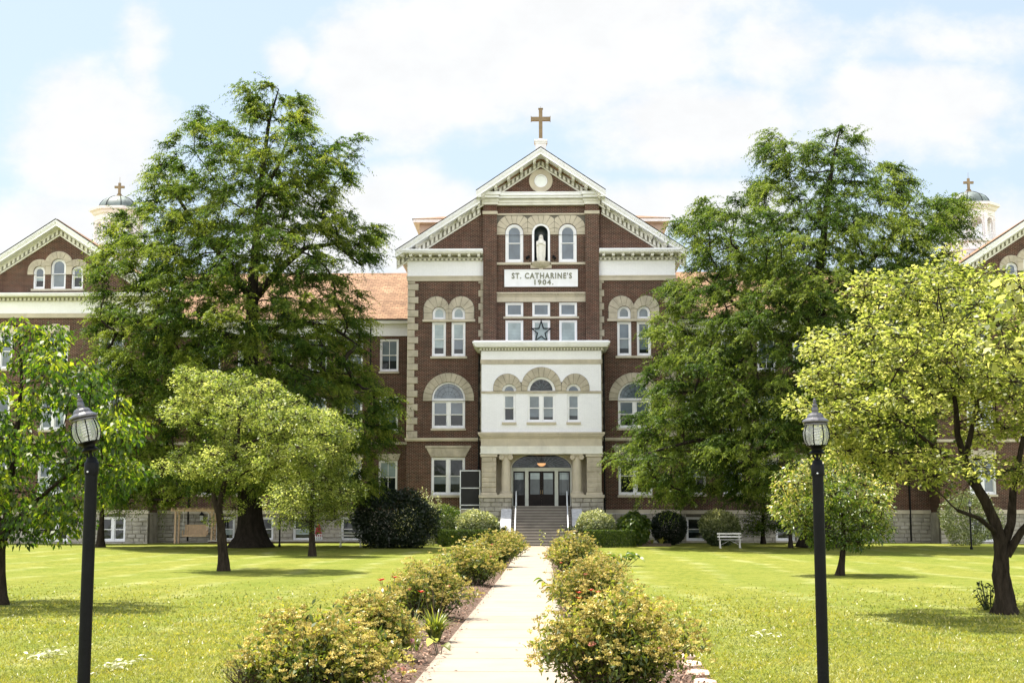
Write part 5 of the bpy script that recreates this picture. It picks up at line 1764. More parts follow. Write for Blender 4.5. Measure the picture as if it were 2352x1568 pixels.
gD = G(2308, 1410)
D_lines = [trunk_line([(2310, 1416), (2306, 1370), (2298, 1320), (2302, 1270), (2292, 1225), (2262, 1150), (2225, 1080), (2200, 1000), (2190, 900), (2175, 800)], gD.y, .205, .022, n=3, wob=.012),
           trunk_line([(2300, 1262), (2322, 1200), (2328, 1120), (2345, 1030), (2365, 930), (2370, 850)], gD.y, .105, .018, [0, .1, .2, .4, .6, .8]),
           trunk_line([(2312, 1275), (2345, 1220), (2380, 1180), (2430, 1100), (2470, 1000)], gD.y, .09, .018, [0, -.1, -.3, -.4, -.6]),
           trunk_line([(2255, 1135), (2190, 1060), (2100, 990), (2010, 930)], gD.y, .07, .015, [0, -.3, -.6, -.9]),
           trunk_line([(2215, 1060), (2240, 950), (2260, 820), (2270, 700)], gD.y, .06, .012, [0, .3, .6, .8]),
           trunk_line([(2290, 1225), (2250, 1190), (2200, 1172)], gD.y, .05, .03, [0, -.5, -.9])]
gD_air = gapper(2.3, .20, -2, -1, 5)
tree('dogwood_tree', 'large yellow green tree with a thick gnarled trunk at the right edge of the lawn', 'tree', gD, gD.y,
     [(2155, 600), (2175, 572), (2205, 600), (2190, 650), (2245, 640), (2270, 605), (2310, 640), (2352, 640), (2480, 690), (2570, 860), (2570, 1040), (2460, 1130), (2352, 1110), (2280, 1090), (2200, 1120), (2120, 1110),
      (2050, 1095), (1985, 1050), (1930, 1040), (1890, 1040), (1885, 990), (1850, 965), (1815, 945), (1820, 920), (1880, 905), (1845, 870), (1850, 850), (1870, 830), (1850, 785), (1895, 760), (1900, 720), (1940, 710),
      (1960, 655), (1975, 640), (2040, 640), (2060, 615), (2120, 625)],
     D_lines, 500, .30, 76, (.060, .115), .64, L_DOGY, BARK_G, mind=.33, droop=.2, flat=.5, group='lawn trees', twig=.16, twr=.004, rtip=.0055, rough=.17, dk=1.35, gap=lambda q: (q[0] > 6.9 and q[2] < 3.9 and RNG.random() < .6) or gD_air(q), flare=.35, up=.2, squash=.6, seg=16)

gF = G(1930, 1321)
gF_air = gapper(3.1, .35, -2, -1, 9)
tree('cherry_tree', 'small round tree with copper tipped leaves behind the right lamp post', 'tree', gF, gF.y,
     [(1830, 1070), (1860, 1040), (1910, 1030), (1960, 1045), (2015, 1080), (2050, 1125), (2065, 1180), (2040, 1215), (2055, 1240), (2000, 1225), (1975, 1262), (1935, 1240), (1890, 1255), (1850, 1235), (1815, 1200), (1790, 1180), (1782, 1130), (1795, 1095)],
     [trunk_line([(1929, 1322), (1934, 1285), (1938, 1240), (1935, 1180), (1930, 1110)], gF.y, .135, .03, n=3)],
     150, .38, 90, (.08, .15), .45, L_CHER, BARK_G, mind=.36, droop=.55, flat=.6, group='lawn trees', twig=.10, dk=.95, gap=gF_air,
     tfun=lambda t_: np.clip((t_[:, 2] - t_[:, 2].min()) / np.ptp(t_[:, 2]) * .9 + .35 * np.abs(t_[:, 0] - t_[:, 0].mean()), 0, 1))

gG = G(1753, 1248)
tree('small_tree', 'small bright layered tree behind the white bench on the right lawn', 'tree', gG, gG.y,
     [(1700, 1130), (1730, 1105), (1790, 1110), (1815, 1150), (1805, 1185), (1815, 1210), (1770, 1215), (1740, 1225), (1705, 1215), (1720, 1180)],
     [trunk_line([(1753, 1249), (1752, 1210), (1754, 1160), (1760, 1120)], gG.y, .16, .03)],
     75, .6, 150, (.09, .15), .5, L_MID, BARK_D, mind=.55, droop=.2, flat=.4, group='trees near the wall', twig=.05, squash=.45)
gH = G(1816, 1257)
tree('small_tree', 'young dark trunked tree left of the copper tipped tree', 'tree', gH, gH.y,
     [(1770, 1090), (1830, 1080), (1870, 1110), (1870, 1180), (1840, 1215), (1800, 1215), (1790, 1170)],
     [trunk_line([(1816, 1258), (1815, 1220), (1813, 1170), (1816, 1110)], g2.y - 2, .13, .03)],
     45, .6, 120, (.09, .15), .5, L_DARK, BARK_D, mind=.55, group='trees near the wall', twig=.05)
gI = G(2172, 1243)
tree('holly_tree', 'dark leaved tree with a stout dark trunk near the right stone wall', 'tree', gI, gI.y,
     [(2050, 1130), (2090, 1060), (2170, 1030), (2240, 1050), (2260, 1120), (2240, 1180), (2180, 1200), (2110, 1195), (2070, 1180)],
     [trunk_line([(2173, 1244), (2172, 1200), (2170, 1150), (2168, 1080)], gI.y, .42, .06)],
     110, .8, 150, (.10, .17), .5, L_DARK, BARK_D, mind=.7, group='trees near the wall', twig=.04)
gI2 = G(2104, 1244)
tree('holly_tree', 'slim dark trunked tree just left of the stout dark trunk near the right stone wall', 'tree', gI2, gI2.y,
     [(2060, 1150), (2080, 1100), (2130, 1090), (2150, 1150), (2120, 1190), (2080, 1190)],
     [trunk_line([(2104, 1245), (2103, 1200), (2104, 1150), (2105, 1110)], gI2.y, .2, .04)],
     45, .7, 120, (.10, .17), .5, L_DARK, BARK_D, mind=.6, group='trees near the wall', twig=.04)
gK = G(230, 1256)
tree('broadleaf_tree', 'slim grey trunked tree standing just right of the left lamp post', 'tree', gK, gK.y,
     [(190, 1080), (250, 1040), (330, 1050), (350, 1110), (310, 1150), (300, 1185), (240, 1165), (200, 1160)],
     [trunk_line([(230, 1257), (232, 1215), (236, 1160), (245, 1090)], gK.y, .26, .05)],
     75, .75, 150, (.09, .15), .5, L_MID, BARK_G, mind=.65, group='trees near the wall', twig=.05)
gL = G(165, 1246)
tree('small_tree', 'small dark forked tree against the left stone wall', 'tree', gL, gL.y,
     [(110, 1130), (160, 1090), (220, 1120), (225, 1180), (190, 1205), (140, 1200), (115, 1170)],
     [trunk_line([(166, 1247), (166, 1205), (158, 1160)], gL.y, .2, .06), trunk_line([(167, 1215), (185, 1180), (200, 1150)], gL.y, .1, .04)],
     45, .7, 110, (.09, .15), .5, L_DARK, BARK_D, mind=.6, group='trees near the wall', twig=.05)
gM = Vector(G(285, 1246))
tree('small_tree', 'slender pale leaved tree half hidden at the left of the tall feathery tree', 'tree', gM, gM.y,
     [(255, 900), (275, 860), (305, 850), (320, 900), (310, 980), (280, 1040), (250, 1030), (245, 960)],
     [trunk_line([(285, 1247), (284, 1100), (282, 980), (285, 880)], gM.y, .16, .03)],
     60, .62, 110, (.08, .13), .5, L_PALE, BARK_D, mind=.6, group='trees near the wall', twig=.08)

# tree outside the frame whose branch reaches in at the right
eb = Vector((6.9, 13.2, gz(6.9, 13.2)))
eD = 13.0
bt = thing('broadleaf_tree', 'leafy branch tip with large bright yellow green leaves reaching in from the right edge', 'tree', eb)
eb_lines = [[(np.array([6.9, 13.2, 0.0]) + np.array([0.02 * i, 0, .45 * i]), .15 - .012 * i) for i in range(10)]]
etips = np.array([P(x, y, eD + d_) for x, y, d_ in ((2300, 750, 0), (2330, 700, .2), (2345, 660, .1), (2310, 800, -.1), (2340, 780, .1), (2360, 730, .3), (2355, 820, 0), (2290, 820, .1), (2375, 690, .2), (2400, 760, .2), (2440, 800, .3), (2420, 680, .1), (2460, 720, 0), (2500, 780, .2), (2540, 700, 0))]
                 + [np.array([6.9 + a, 13.2 + c, 3.6 + d_]) for a, c, d_ in RNG.uniform(-1, 1, (40, 3)) * np.array([1.3, 1.4, 1.1]) + np.array([.5, 0, .4])])
ed, tn = skeleton(eb_lines, etips, up=.2, rtip=.006)
co, tint, (ca, cp) = broad_leaves(etips, np.full(len(etips), .17) * RNG.uniform(.7, 1.2, len(etips)), 20, (.075, .13), .68, .5, .6, None)
trunk_mesh(eb_lines, 10, .08, .3).build('trunk', BARK_G, bt, smooth=True, recalc=False)
raw_mesh('branches', limbs(ed[9:] + twig_edges(ca, cp, .003, .6), 5), 4, BARK_G, bt, eb)
raw_mesh('crown', co, 4, L_DOGY, bt, eb, tint)

# ---------------------------------------------------------------- shrubs
def shrub(name, label, base, rx, ry, rz, nleaf, Lr, asp, lmat, cz=None, group=None, lump=.16, droop=.2, box=False, stems=6, tfun=None, extra=None, shell=.72, flat=.8, power=1.0):
    """rounded (or box-clipped) bush built of leaves; base on the ground"""
    s_ = thing(name, label, 'shrub', base, group)
    cz = rz if cz is None else cz
    N = nleaf
    if box:
        p = RNG.uniform(-1, 1, (N, 3))
        ax = RNG.integers(0, 3, N)
        keep = RNG.random(N) < .8
        sgn = np.sign(RNG.uniform(-1, 1, N))
        for a in range(3):
            m_ = keep & (ax == a)
            p[m_, a] = sgn[m_] * RNG.uniform(.86, 1.0, m_.sum())
        p[p[:, 2] < -.93, 2] = 1.0
        ph = RNG.uniform(0, 6, 3)
        wv = 1 + .03 * np.sin(p[:, 0] * 9 + ph[0]) + .03 * np.sin(p[:, 1] * 7 + ph[1])
        q = p * np.array([rx, ry, rz]) * wv[:, None] + np.array([0, 0, rz + .03])
        d = p * np.array([.5, .5, .7]) + rand_dirs(N)
        tint = RNG.uniform(0, 1, N)
    else:
        o = rand_dirs(N)
        ph = RNG.uniform(0, 6.28, (5, 3)); fr_ = RNG.uniform(2, 6, (5, 3))
        lum = sum(np.sin(o[:, 0] * fr_[i, 0] + ph[i, 0]) * np.sin(o[:, 1] * fr_[i, 1] + ph[i, 1]) * np.cos(o[:, 2] * fr_[i, 2] + ph[i, 2]) for i in range(5)) / 2
        r_ = (1 + lump * lum) * RNG.uniform(shell ** 3, 1, N) ** (1 / 3)
        q = o * r_[:, None] * np.array([rx, ry, rz]) + np.array([0, 0, cz])
        low = q[:, 2] < .04
        q[low, 2] = RNG.uniform(.03, rz * .6, low.sum())
        d = o + rand_dirs(N) * .9
        d[:, 2] -= droop
        cl = .5 + .5 * np.sin(o[:, 0] * 11 + ph[0, 0]) * np.sin(o[:, 2] * 10 + ph[1, 1]) * np.cos(o[:, 1] * 9)
        tint = .35 * cl + .65 * RNG.uniform(0, 1, N) ** 1.2
        if tfun is not None: tint = tfun(tint, q, o)
    q = q + np.array(base)
    nn = np.stack([RNG.normal(0, flat, N), RNG.normal(0, flat, N), np.ones(N)], 1)
    if box:
        face_n = np.zeros((N, 3))
        big = np.argmax(np.abs(p), 1)
        face_n[np.arange(N), big] = np.sign(p[np.arange(N), big])
        nn = face_n + RNG.normal(0, .45, (N, 3)); d = rand_dirs(N)
    else:
        nn = o * .8 + RNG.normal(0, .7, (N, 3)); d = d - o * .4
    L = RNG.uniform(*Lr, N)
    co = leaf_quads(q, d, nn, L, L * asp, .2)
    if extra is not None:
        eq, edr, eL, et = extra
        co = np.concatenate([co, leaf_quads(eq, edr, rand_dirs(len(eq)), eL, eL * asp, .2)]); tint = np.concatenate([tint, et])
    raw_mesh('foliage', co, 4, lmat, s_, base, tint)
    e_ = []
    for _ in range(stems):
        a = RNG.uniform(0, 6.28); r0 = RNG.uniform(0, .25)
        b0 = np.array(base) + np.array([math.cos(a) * rx * r0, math.sin(a) * ry * r0, -.03])
        tip = np.array(base) + np.array([math.cos(a) * rx * RNG.uniform(.1, .55), math.sin(a) * ry * RNG.uniform(.1, .55), cz + rz * RNG.uniform(-.2, .3)])
        mid_ = (b0 + tip) / 2 + np.array([0, 0, .1 * rz])
        e_ += [(b0, mid_, .018, .012), (mid_, tip, .012, .005)]
    raw_mesh('stems', limbs(e_, 4), 4, BARK_D, s_, base)
    return s_

def gb(px, py):
    return G(px, py)
GSH = 'shrubs along the front of the building'
g_ = gb(905, 1258)
pts_extra = None
shrub('shrub', 'big dark blue green bush left of the entrance', g_, 2.25, 1.7, 1.62, 15000, (.12, .22), .40, L_DARK, cz=1.5, group=GSH, lump=.22)
# pale shrub with upright shoots behind it
g_ = Vector((P(972, 1225, 82.2).x, 82.2, gz(-7, 82)))
sh_q, sh_d = [], []
for k_ in range(34):
    x = RNG.uniform(-1.5, 1.5); h = RNG.uniform(2.2, 3.35) - .35 * abs(x)
    for z in np.arange(1.0, h, .045):
        sh_q.append((g_.x + x + RNG.normal(0, .035) + .05 * (z - 1) * (k_ % 3 - 1), g_.y + (k_ % 7 - 3) * .22 + RNG.normal(0, .035), g_.z + z)); sh_d.append((RNG.normal(), RNG.normal(), .9))
sh_q, sh_d = np.array(sh_q), np.array(sh_d)
shrub('shrub', 'tall pale shrub with upright shoots behind the dark bush', g_, 1.75, 1.1, 1.35, 9000, (.07, .13), .38, L_PALE, cz=1.2, group=GSH,
      extra=(sh_q, sh_d, RNG.uniform(.09, .16, len(sh_q)), RNG.uniform(.3, 1, len(sh_q))))
g_ = Vector((P(1028, 1225, 82.2).x, 82.2, gz(-5, 82)))
shrub('shrub', 'weeping mid green shrub left of the pale round shrub', g_, .95, .9, 1.25, 6500, (.08, .14), .45, L_MID, cz=1.15, group=GSH, droop=1.2)
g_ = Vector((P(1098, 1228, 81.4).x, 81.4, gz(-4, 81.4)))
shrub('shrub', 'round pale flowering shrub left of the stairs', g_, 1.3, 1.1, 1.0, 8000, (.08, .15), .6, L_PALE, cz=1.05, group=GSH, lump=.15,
      tfun=lambda t_, q, o: np.clip(t_ ** 1.3 * .95 + .30 * np.clip(o[:, 2], -.6, 1), 0, 1))  # leaf tint rises with height: sunlight on the top put into colour
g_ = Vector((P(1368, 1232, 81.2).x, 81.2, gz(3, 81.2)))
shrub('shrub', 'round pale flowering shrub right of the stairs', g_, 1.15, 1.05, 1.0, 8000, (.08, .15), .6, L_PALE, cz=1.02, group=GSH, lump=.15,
      tfun=lambda t_, q, o: np.clip(t_ ** 1.3 * .95 + .30 * np.clip(o[:, 2], -.6, 1), 0, 1))  # top leaves tinted paler, standing in for sun on them
g_ = Vector((P(1454, 1240, 81.8).x, 81.8, gz(5, 82)))
tk = np.array([(g_.x + .12 + RNG.normal(0, .10) + .14 * math.sin(z * 3), g_.y + RNG.normal(0, .10), g_.z + z) for z in np.linspace(1.7, 2.75, 130)])
shrub('shrub', 'glossy weeping shrub with an upright topknot shoot right of the entrance', g_, .95, .9, 1.0, 5500, (.14, .24), .6, L_MID, cz=.95, group=GSH, droop=1.3, lump=.10,
      extra=(tk, rand_dirs(len(tk)), RNG.uniform(.09, .15, len(tk)), RNG.uniform(.3, 1, len(tk))))
g_ = Vector((P(1537, 1245, 84.6).x, 84.6, gz(7, 84.6)))
shrub('shrub', 'dark clipped ball shrub beside the basement window right of the entrance', g_, 1.05, 1.0, .98, 8000, (.08, .14), .55, L_DARK, cz=1.02, group=GSH, lump=.10)
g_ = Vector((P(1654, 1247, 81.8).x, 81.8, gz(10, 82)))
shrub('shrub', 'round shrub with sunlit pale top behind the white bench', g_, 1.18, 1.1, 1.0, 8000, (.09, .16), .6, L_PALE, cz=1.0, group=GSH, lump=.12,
      tfun=lambda t_, q, o: np.clip(t_ ** 1.3 * .8 + .45 * np.clip(o[:, 2], -.9, 1), 0, 1))  # sunlit top painted by paler leaf tint, underside tinted darker
g_ = gb(2232, 1252)
shrub('shrub', 'large glossy bush by the right stone wall behind the gnarled trunk', g_, 1.7, 1.4, 1.55, 8000, (.09, .15), .5, L_PALE, cz=1.5, group=GSH, lump=.2,
      tfun=lambda t_, q, o: t_ * .6)
for px0, px1, pyb, y_, lab in ((1010, 1150, 1258, 79.5, 'low clipped box hedge left of the path end'), (1345, 1460, 1262, 78.3, 'low clipped box hedge right of the path end')):
    a, c = P(px0, pyb, y_), P(px1, pyb, y_)
    base = Vector(((a.x + c.x) / 2, y_ + .8, gz(2, y_)))
    shrub('hedge', lab, base, (c.x - a.x) / 2, .8, .45, 30000, (.03, .065), .55, L_HEDGE, box=True, group='clipped hedges', stems=12)

# ---------------------------------------------------------------- flowering border along the path
def spirea(label, base, rx, ry, h, nleaf, nhead, sc=1.0, flat_top=.8):
    s_ = thing('spirea_shrub', label, 'shrub', base, 'flowering shrubs along the path')
    base_a = np.array(base)
    # leaves on stems that fan out from the ground
    ns = 150
    a = RNG.uniform(0, 6.28, ns); rr = np.sqrt(RNG.uniform(0, 1, ns))
    ph = RNG.uniform(0, 6, 4)
    lum = 1 + .14 * np.sin(3 * a + ph[0]) + .10 * np.sin(5 * a + ph[1])
    hh = h * (1 - .52 * rr ** 2.6) * (1 + .13 * np.sin(a * 2 + rr * 5 + ph[2])) * RNG.uniform(.82, 1.08, ns)
    tips = np.stack([rx * rr * lum * np.cos(a), ry * rr * lum * np.sin(a), hh], 1)
    roots = tips * np.array([.35, .35, 0])
    e_ = []
    for i in range(ns):
        m_ = roots[i] * .45 + tips[i] * .55 + np.array([0, 0, .12 * h])
        e_ += [(base_a + roots[i], base_a + m_, .006, .004), (base_a + m_, base_a + tips[i], .004, .002)]
    raw_mesh('stems', limbs(e_, 4), 4, TWIG, s_, base)
    si = RNG.integers(0, ns, nleaf)
    u = RNG.uniform(.12, 1, nleaf) ** .75
    m_ = roots[si] * .45 + tips[si] * .55 + np.array([0, 0, .12 * h])
    q = (1 - u)[:, None] ** 2 * roots[si] + (2 * u * (1 - u))[:, None] * m_ + (u ** 2)[:, None] * tips[si]
    q = q + RNG.normal(size=q.shape) * .055 * sc
    q[:, 2] = np.maximum(q[:, 2], .02)
    d = rand_dirs(nleaf) + np.array([0, 0, .3])
    L = RNG.uniform(.032, .07, nleaf) * sc
    nn = np.stack([RNG.normal(0, .8, nleaf), RNG.normal(0, .8, nleaf), np.ones(nleaf)], 1)
    tint = (.45 * RNG.uniform(0, 1, ns)[si] + .25 * u + .3 * RNG.uniform(0, 1, nleaf)) * 1.5 - .28
    raw_mesh('foliage', leaf_quads(q + base_a, d, nn, L, L * .42, .2), 4, L_SPI, s_, base, tint)
    # flat faded flower heads on and under the stem tips
    nh = nhead
    hi = RNG.integers(0, ns, nh)
    hc = tips[hi] + RNG.normal(size=(nh, 3)) * np.array([.07, .07, .045]) * sc
    per = 26
    ii = np.repeat(np.arange(nh), per)
    rad_ = RNG.uniform(.022, .045, nh)[ii] * sc
    o = rand_dirs(len(ii)); o[:, 2] *= .35
    fq = hc[ii] + o * (rad_ * RNG.uniform(.3, 1, len(ii)))[:, None]
    fd = rand_dirs(len(ii))
    fl_ = RNG.uniform(.010, .020, len(ii)) * sc
    ft_ = .7 * RNG.uniform(0, 1, nh)[ii] + .25 * RNG.uniform(0, 1, len(ii))
    ft_[np.isin(ii, np.where(RNG.random(nh) < .005)[0])] = 1.0
    raw_mesh('flower_heads', leaf_quads(fq + base_a, fd, rand_dirs(len(ii)), fl_, fl_ * .9, .1), 4, L_GOLD, s_, base, ft_)
    return s_

SP = [(728, 1596, 178, 165, 'spirea shrub nearest the camera left of the path, wide with gold heads', 1.25),
      (850, 1520, 102, 132, 'second spirea shrub left of the path, low and green topped', 1.2),
      (978, 1425, 106, 118, 'dense spirea shrub left of the path behind the daylily clump', 1.15),
      (1078, 1347, 80, 90, 'spirea shrub left of the path at the middle of the border', 1.2),
      (1142, 1303, 60, 72, 'spirea shrub second from the far end of the left border', 1.3),
      (1172, 1278, 36, 50, 'spirea shrub at the far end of the left border near the hedge', 1.4),
      (1412, 1602, 166, 205, 'largest spirea shrub at the bottom right of the path with gold heads', 1.25),
      (1363, 1432, 102, 135, 'spirea shrub right of the path with red lilies at its foot', 1.15),
      (1313, 1316, 62, 82, 'spirea shrub at the far end of the right border near the stairs', 1.3),
      (1385, 1330, 45, 45, 'low spirea shrub beside the canna leaves on the right border', 1.3)]
for px, py, hw, hh, lab, sc in SP:
    g_ = G(px, py)
    k_ = g_.y / FPX
    near = g_.y < 30
    spirea(lab, g_, hw * k_, hw * k_ * .95, hh * k_ * 1.0, 9000 if near else 6000, 900 if near else 560, sc if near else sc * 1.25)
# dry twiggy shrub at the front left
g_ = G(575, 1590)
dt = thing('dry_shrub', 'bare grey twiggy shrub at the front end of the left border', 'shrub', g_)
e_ = []
for _ in range(170):
    a = RNG.uniform(0, 6.28); r_ = RNG.uniform(0, .33); h = RNG.uniform(.12, .38)
    b0 = np.array(g_) + np.array([.3 * r_ * math.cos(a), .3 * r_ * math.sin(a), 0]); t2 = np.array(g_) + np.array([1.1 * r_ * math.cos(a), r_ * math.sin(a), h])
    m_ = (b0 + t2) / 2 + RNG.normal(size=3) * .03
    e_ += [(b0, m_, .0035, .0025), (m_, t2, .0025, .0012), (m_, m_ + (t2 - m_) * .8 + RNG.normal(size=3) * .05, .002, .001)]
raw_mesh('twigs', limbs(e_, 4), 4, TWIG, dt, g_)
lq = np.array(g_) + RNG.uniform(-1, 1, (500, 3)) * np.array([.33, .3, .15]) + np.array([0, 0, .15])
raw_mesh('foliage', leaf_quads(lq, rand_dirs(500), rand_dirs(500), np.full(500, .03), np.full(500, .013)), 4, L_SPI, dt, g_, RNG.uniform(0, 1, 500))

def straps(base, n, Lr, w, spread=.5, arch=1.0, seed=1):
    """arching strap leaves as ribbons"""
    co, tint = [], []
    b0 = np.array(base)
    for i in range(n):
        a = RNG.uniform(0, 6.28); L = RNG.uniform(*Lr)
        out = np.array([math.cos(a), math.sin(a), 0]); sd = np.array([-math.sin(a), math.cos(a), 0])
        p0 = b0 + out * RNG.uniform(0, .06) + sd * RNG.uniform(-.04, .04)
        sp_ = RNG.uniform(.25, 1) * spread
        prev = None
        tnt = RNG.uniform(0, 1)
        for k_ in range(7):
            u = k_ / 6
            p = p0 + out * (sp_ * L * u ** 1.5) + np.array([0, 0, L * (u * 1.0 - arch * sp_ * .9 * u ** 2.6)])
            ww = w * (1 - u ** 2 * .95) * .5
            cur = (p - sd * ww, p + sd * ww)
            if prev is not None:
                co += [prev[0], prev[1], cur[1], cur[0]]; tint.append(min(1, tnt * .7 + .3 * u))
            prev = cur
    return np.array(co), np.array(tint)

def daylily(label, base, n, Lr, stems=0, red=0, brown=0, group='daylilies in the border', w=.022):
    t_ = thing('daylily', label, 'plant', base, group)
    co, ti = straps(base, n, Lr, w, .65, 1.0)
    raw_mesh('leaves', co, 4, L_BLADE, t_, base, ti)
    e_, fq = [], []
    for k_ in range(stems):
        a = RNG.uniform(0, 6.28); h = Lr[1] * RNG.uniform(1.0, 1.3)
        top = np.array(base) + np.array([.16 * math.cos(a), .12 * math.sin(a), h])
        e_.append((np.array(base), top, .005, .003))
        if k_ < red:
            fq.append(top)
    if e_: raw_mesh('flower_stem', limbs(e_, 5), 4, TWIG if not red else L_BLADE, t_, base)
    if fq:
      for c in fq:
        q, d = [], []
        for s_ in range(12):
            a = s_ / 12 * 6.28 * 2 + .2
            q.append(c); d.append((math.cos(a), math.sin(a), .35 + .2 * (s_ % 2)))
        q, d = np.array(q), np.array(d)
        raw_mesh('flower', leaf_quads(q, d, np.tile([0, 0, 1.0], (len(q), 1)), np.full(len(q), .065), np.full(len(q), .036), .3), 4, L_RED, t_, base, RNG.uniform(0, 1, len(q)))
    return t_
daylily('bright arching daylily clump between the left shrubs and the path', G(998, 1478), 170, (.34, .66), 4, 0, w=.034)
daylily('daylily with one red flower beside the arching clump', G(945, 1468), 45, (.35, .60), 3, 1)
daylily('daylily with two red flowers standing at the left lawn side of the border', G(896, 1448), 14, (.4, .65), 3, 3)
daylily('thin drooping daylily at the edge of the nearest left shrub', G(953, 1500), 22, (.3, .5), 0, 0)
daylily('daylily with four red flowers at the foot of the right shrub', G(1352, 1442), 40, (.25, .45), 5, 4)
daylily('daylily with one faded red flower behind the right shrub', G(1278, 1345), 22, (.35, .55), 2, 1)

def big_leaves(name, label, base, spec, mat_, cat='plant', chain=False):
    """upright broad leaves: spec = [(x, y, h, az, length, width)]"""
    t_ = thing(name, label, cat, base)
    co, ti = [], []
    e_, prev_c = [], None
    for (x, y, h, az, L, w) in spec:
        c = np.array(base) + np.array([x, y, h])
        e_.append((prev_c if chain and prev_c is not None else np.array(base) + np.array([x * .4, y * .4, 0]), c, .007, .005))
        prev_c = c
        out = np.array([math.cos(az), math.sin(az), .0]); sd = np.array([-math.sin(az), math.cos(az), .3]); sd /= np.linalg.norm(sd)
        prev = None
        tnt = RNG.uniform(.2, 1)
        for k_ in range(7):
            u = k_ / 6
            p = c + out * L * u + np.array([0, 0, L * (.35 * u - .7 * u * u)])
            ww = w * math.sin(math.pi * min(.06 + u * .94, 1)) ** .8 * .5
            fo = np.array([0, 0, ww * .5])
            cur = (p - sd * ww + fo, p, p + sd * ww + fo)
            if prev is not None:
                co += [prev[0], prev[1], cur[1], cur[0], prev[1], prev[2], cur[2], cur[1]]; ti += [tnt, tnt]
            prev = cur
    raw_mesh('leaves', np.array(co), 4, mat_, t_, base, np.array(ti))
    raw_mesh('stems', limbs(e_, 5), 4, L_BLADE, t_, base)
    return t_
g_ = G(1012, 1505)
big_leaves('broad_leaf_seedling', 'seedling with two broad lime green leaves at the mulch edge', g_, [(-.06, 0, .16, 2.4, .16, .15), (.02, -.02, .12, 5.5, .15, .12), (-.1, .02, .2, 1.2, .12, .1)], L_DOGY)
g_ = G(1296, 1405)
sp_ = []
for k_ in range(9):
    u = k_ / 8
    sp_.append((-.02 - .40 * u, .0, .20 + .40 * u ** .8, 2.2 + .5 * (k_ % 3), .17, .10))
big_leaves('vine_shoot', 'leafy green shoot leaning over the right side of the path', g_, sp_, L_MID, chain=True)
g_ = G(1425, 1300)
big_leaves('canna_plant', 'group of upright broad canna leaves behind the right border shrubs', g_,
           [(RNG.uniform(-.75, .75), RNG.uniform(-.2, .2), RNG.uniform(.25, .5), RNG.uniform(0, 6.28), .42, .17) for _ in range(36)], L_MID)
g_ = G(1265, 1262)
sp_ = [(-.35 - .06 * (k_ % 3), 0, .2 + .07 * k_, RNG.uniform(0, 6.28), .15, .09) for k_ in range(12)]
big_leaves('vine_shoot', 'thin leafy shoot rising in front of the stairs at the right of the path', g_, sp_, L_DOGY, chain=True)
g_ = G(1165, 1300)

# pink spots (small roses) in the border
def rose(label, px, py, D):
    c = P(px, py, D)
    base = Vector((c.x, D, gz(c.x, D)))
    t_ = thing('rose', label, 'flower', base, 'small pink roses in the border')
    q = np.tile(np.array(c), (24, 1)); d = rand_dirs(24)
    raw_mesh('petals', leaf_quads(q, d, rand_dirs(24), np.full(24, .032), np.full(24, .03), .3), 4, L_PINK, t_, base, RNG.uniform(0, 1, 24))
    raw_mesh('stem', limbs([(np.array(base), np.array(c), .004, .003)], 4), 4, TWIG, t_, base)
rose('small pink rose on the nearest left shrub, lowest of the pink blooms', 846, 1548, 14.1)
rose('small pink rose in the middle of the nearest left shrub', 741, 1516, 13.7)
rose('small pink rose at the top of the second left shrub', 822, 1430, 16.5)
rose('small pink rose at the path side of the second left shrub', 946, 1470, 17.0)

# weeds at the foot of the big right tree
g_ = G(2272, 1400)
big_leaves('sapling_shoots', 'low leafy shoots at the foot of the gnarled right trunk', g_,
           [(RNG.uniform(-.25, .15), RNG.uniform(-.2, .1), RNG.uniform(.08, .55), RNG.uniform(0, 6.28), .11, .06) for _ in range(40)], L_DARK)

# liriope and pink flowers in the timber-edged bed
gx0, gx1 = P(1459, 1245, 81.5).x, P(1541, 1245, 81.5).x
mb = MB().box(gx0, gx1, 81.4, 81.52, .2, gz(6, 81) + .17).box(gx0, gx0 + .12, 81.52, 83.4, .2, gz(6, 81) + .16).box(gx1 - .12, gx1, 81.52, 83.4, .2, gz(6, 81) + .16)
fb = thing('flower_bed', 'small timber edged flower bed in front of the dark ball shrub', 'flower bed', ((gx0 + gx1) / 2, 82.4, gz(6, 82)))
mb.build('timber_edge', TIMBER, fb, bevel=.01)
MB().box(gx0 + .12, gx1 - .12, 81.52, 83.4, .2, gz(6, 81) + .12).build('soil', MULCH, fb)
for k_, px in enumerate((1468, 1497, 1519)):
    c = P(px, 1240, 82.0); c.z = gz(6, 82) + .12
    t_ = thing('liriope_plant', ['pale striped grass clump at the left end of the timber edged bed', 'pale striped grass clump in the middle of the timber edged bed', 'pale striped grass clump at the right end of the timber edged bed'][k_], 'plant', c, 'striped grasses in the flower bed')
    co, ti = straps(c, 70, (.3, .55), .035, .8, 1.0)
    raw_mesh('leaves', co, 4, L_BLADE, t_, c, np.clip(ti + .45, 0, 1))
c = P(1483, 1240, 82.0); c.z = gz(6, 82) + .12
t_ = thing('begonia', 'small pink flowers between the striped grass clumps', 'flower', c)
q = np.array(c) + RNG.uniform(-1, 1, (160, 3)) * np.array([.28, .2, .09]) + np.array([0, 0, .12])
raw_mesh('petals', leaf_quads(q, rand_dirs(160), rand_dirs(160), np.full(160, .05), np.full(160, .05)), 4, L_PINK, t_, c, RNG.uniform(0, 1, 160))
q = np.array(c) + RNG.uniform(-1, 1, (160, 3)) * np.array([.28, .2, .07]) + np.array([0, 0, .08])
raw_mesh('leaves', leaf_quads(q, rand_dirs(160), rand_dirs(160), np.full(160, .07), np.full(160, .05)), 4, L_MID, t_, c, RNG.uniform(0, 1, 160))

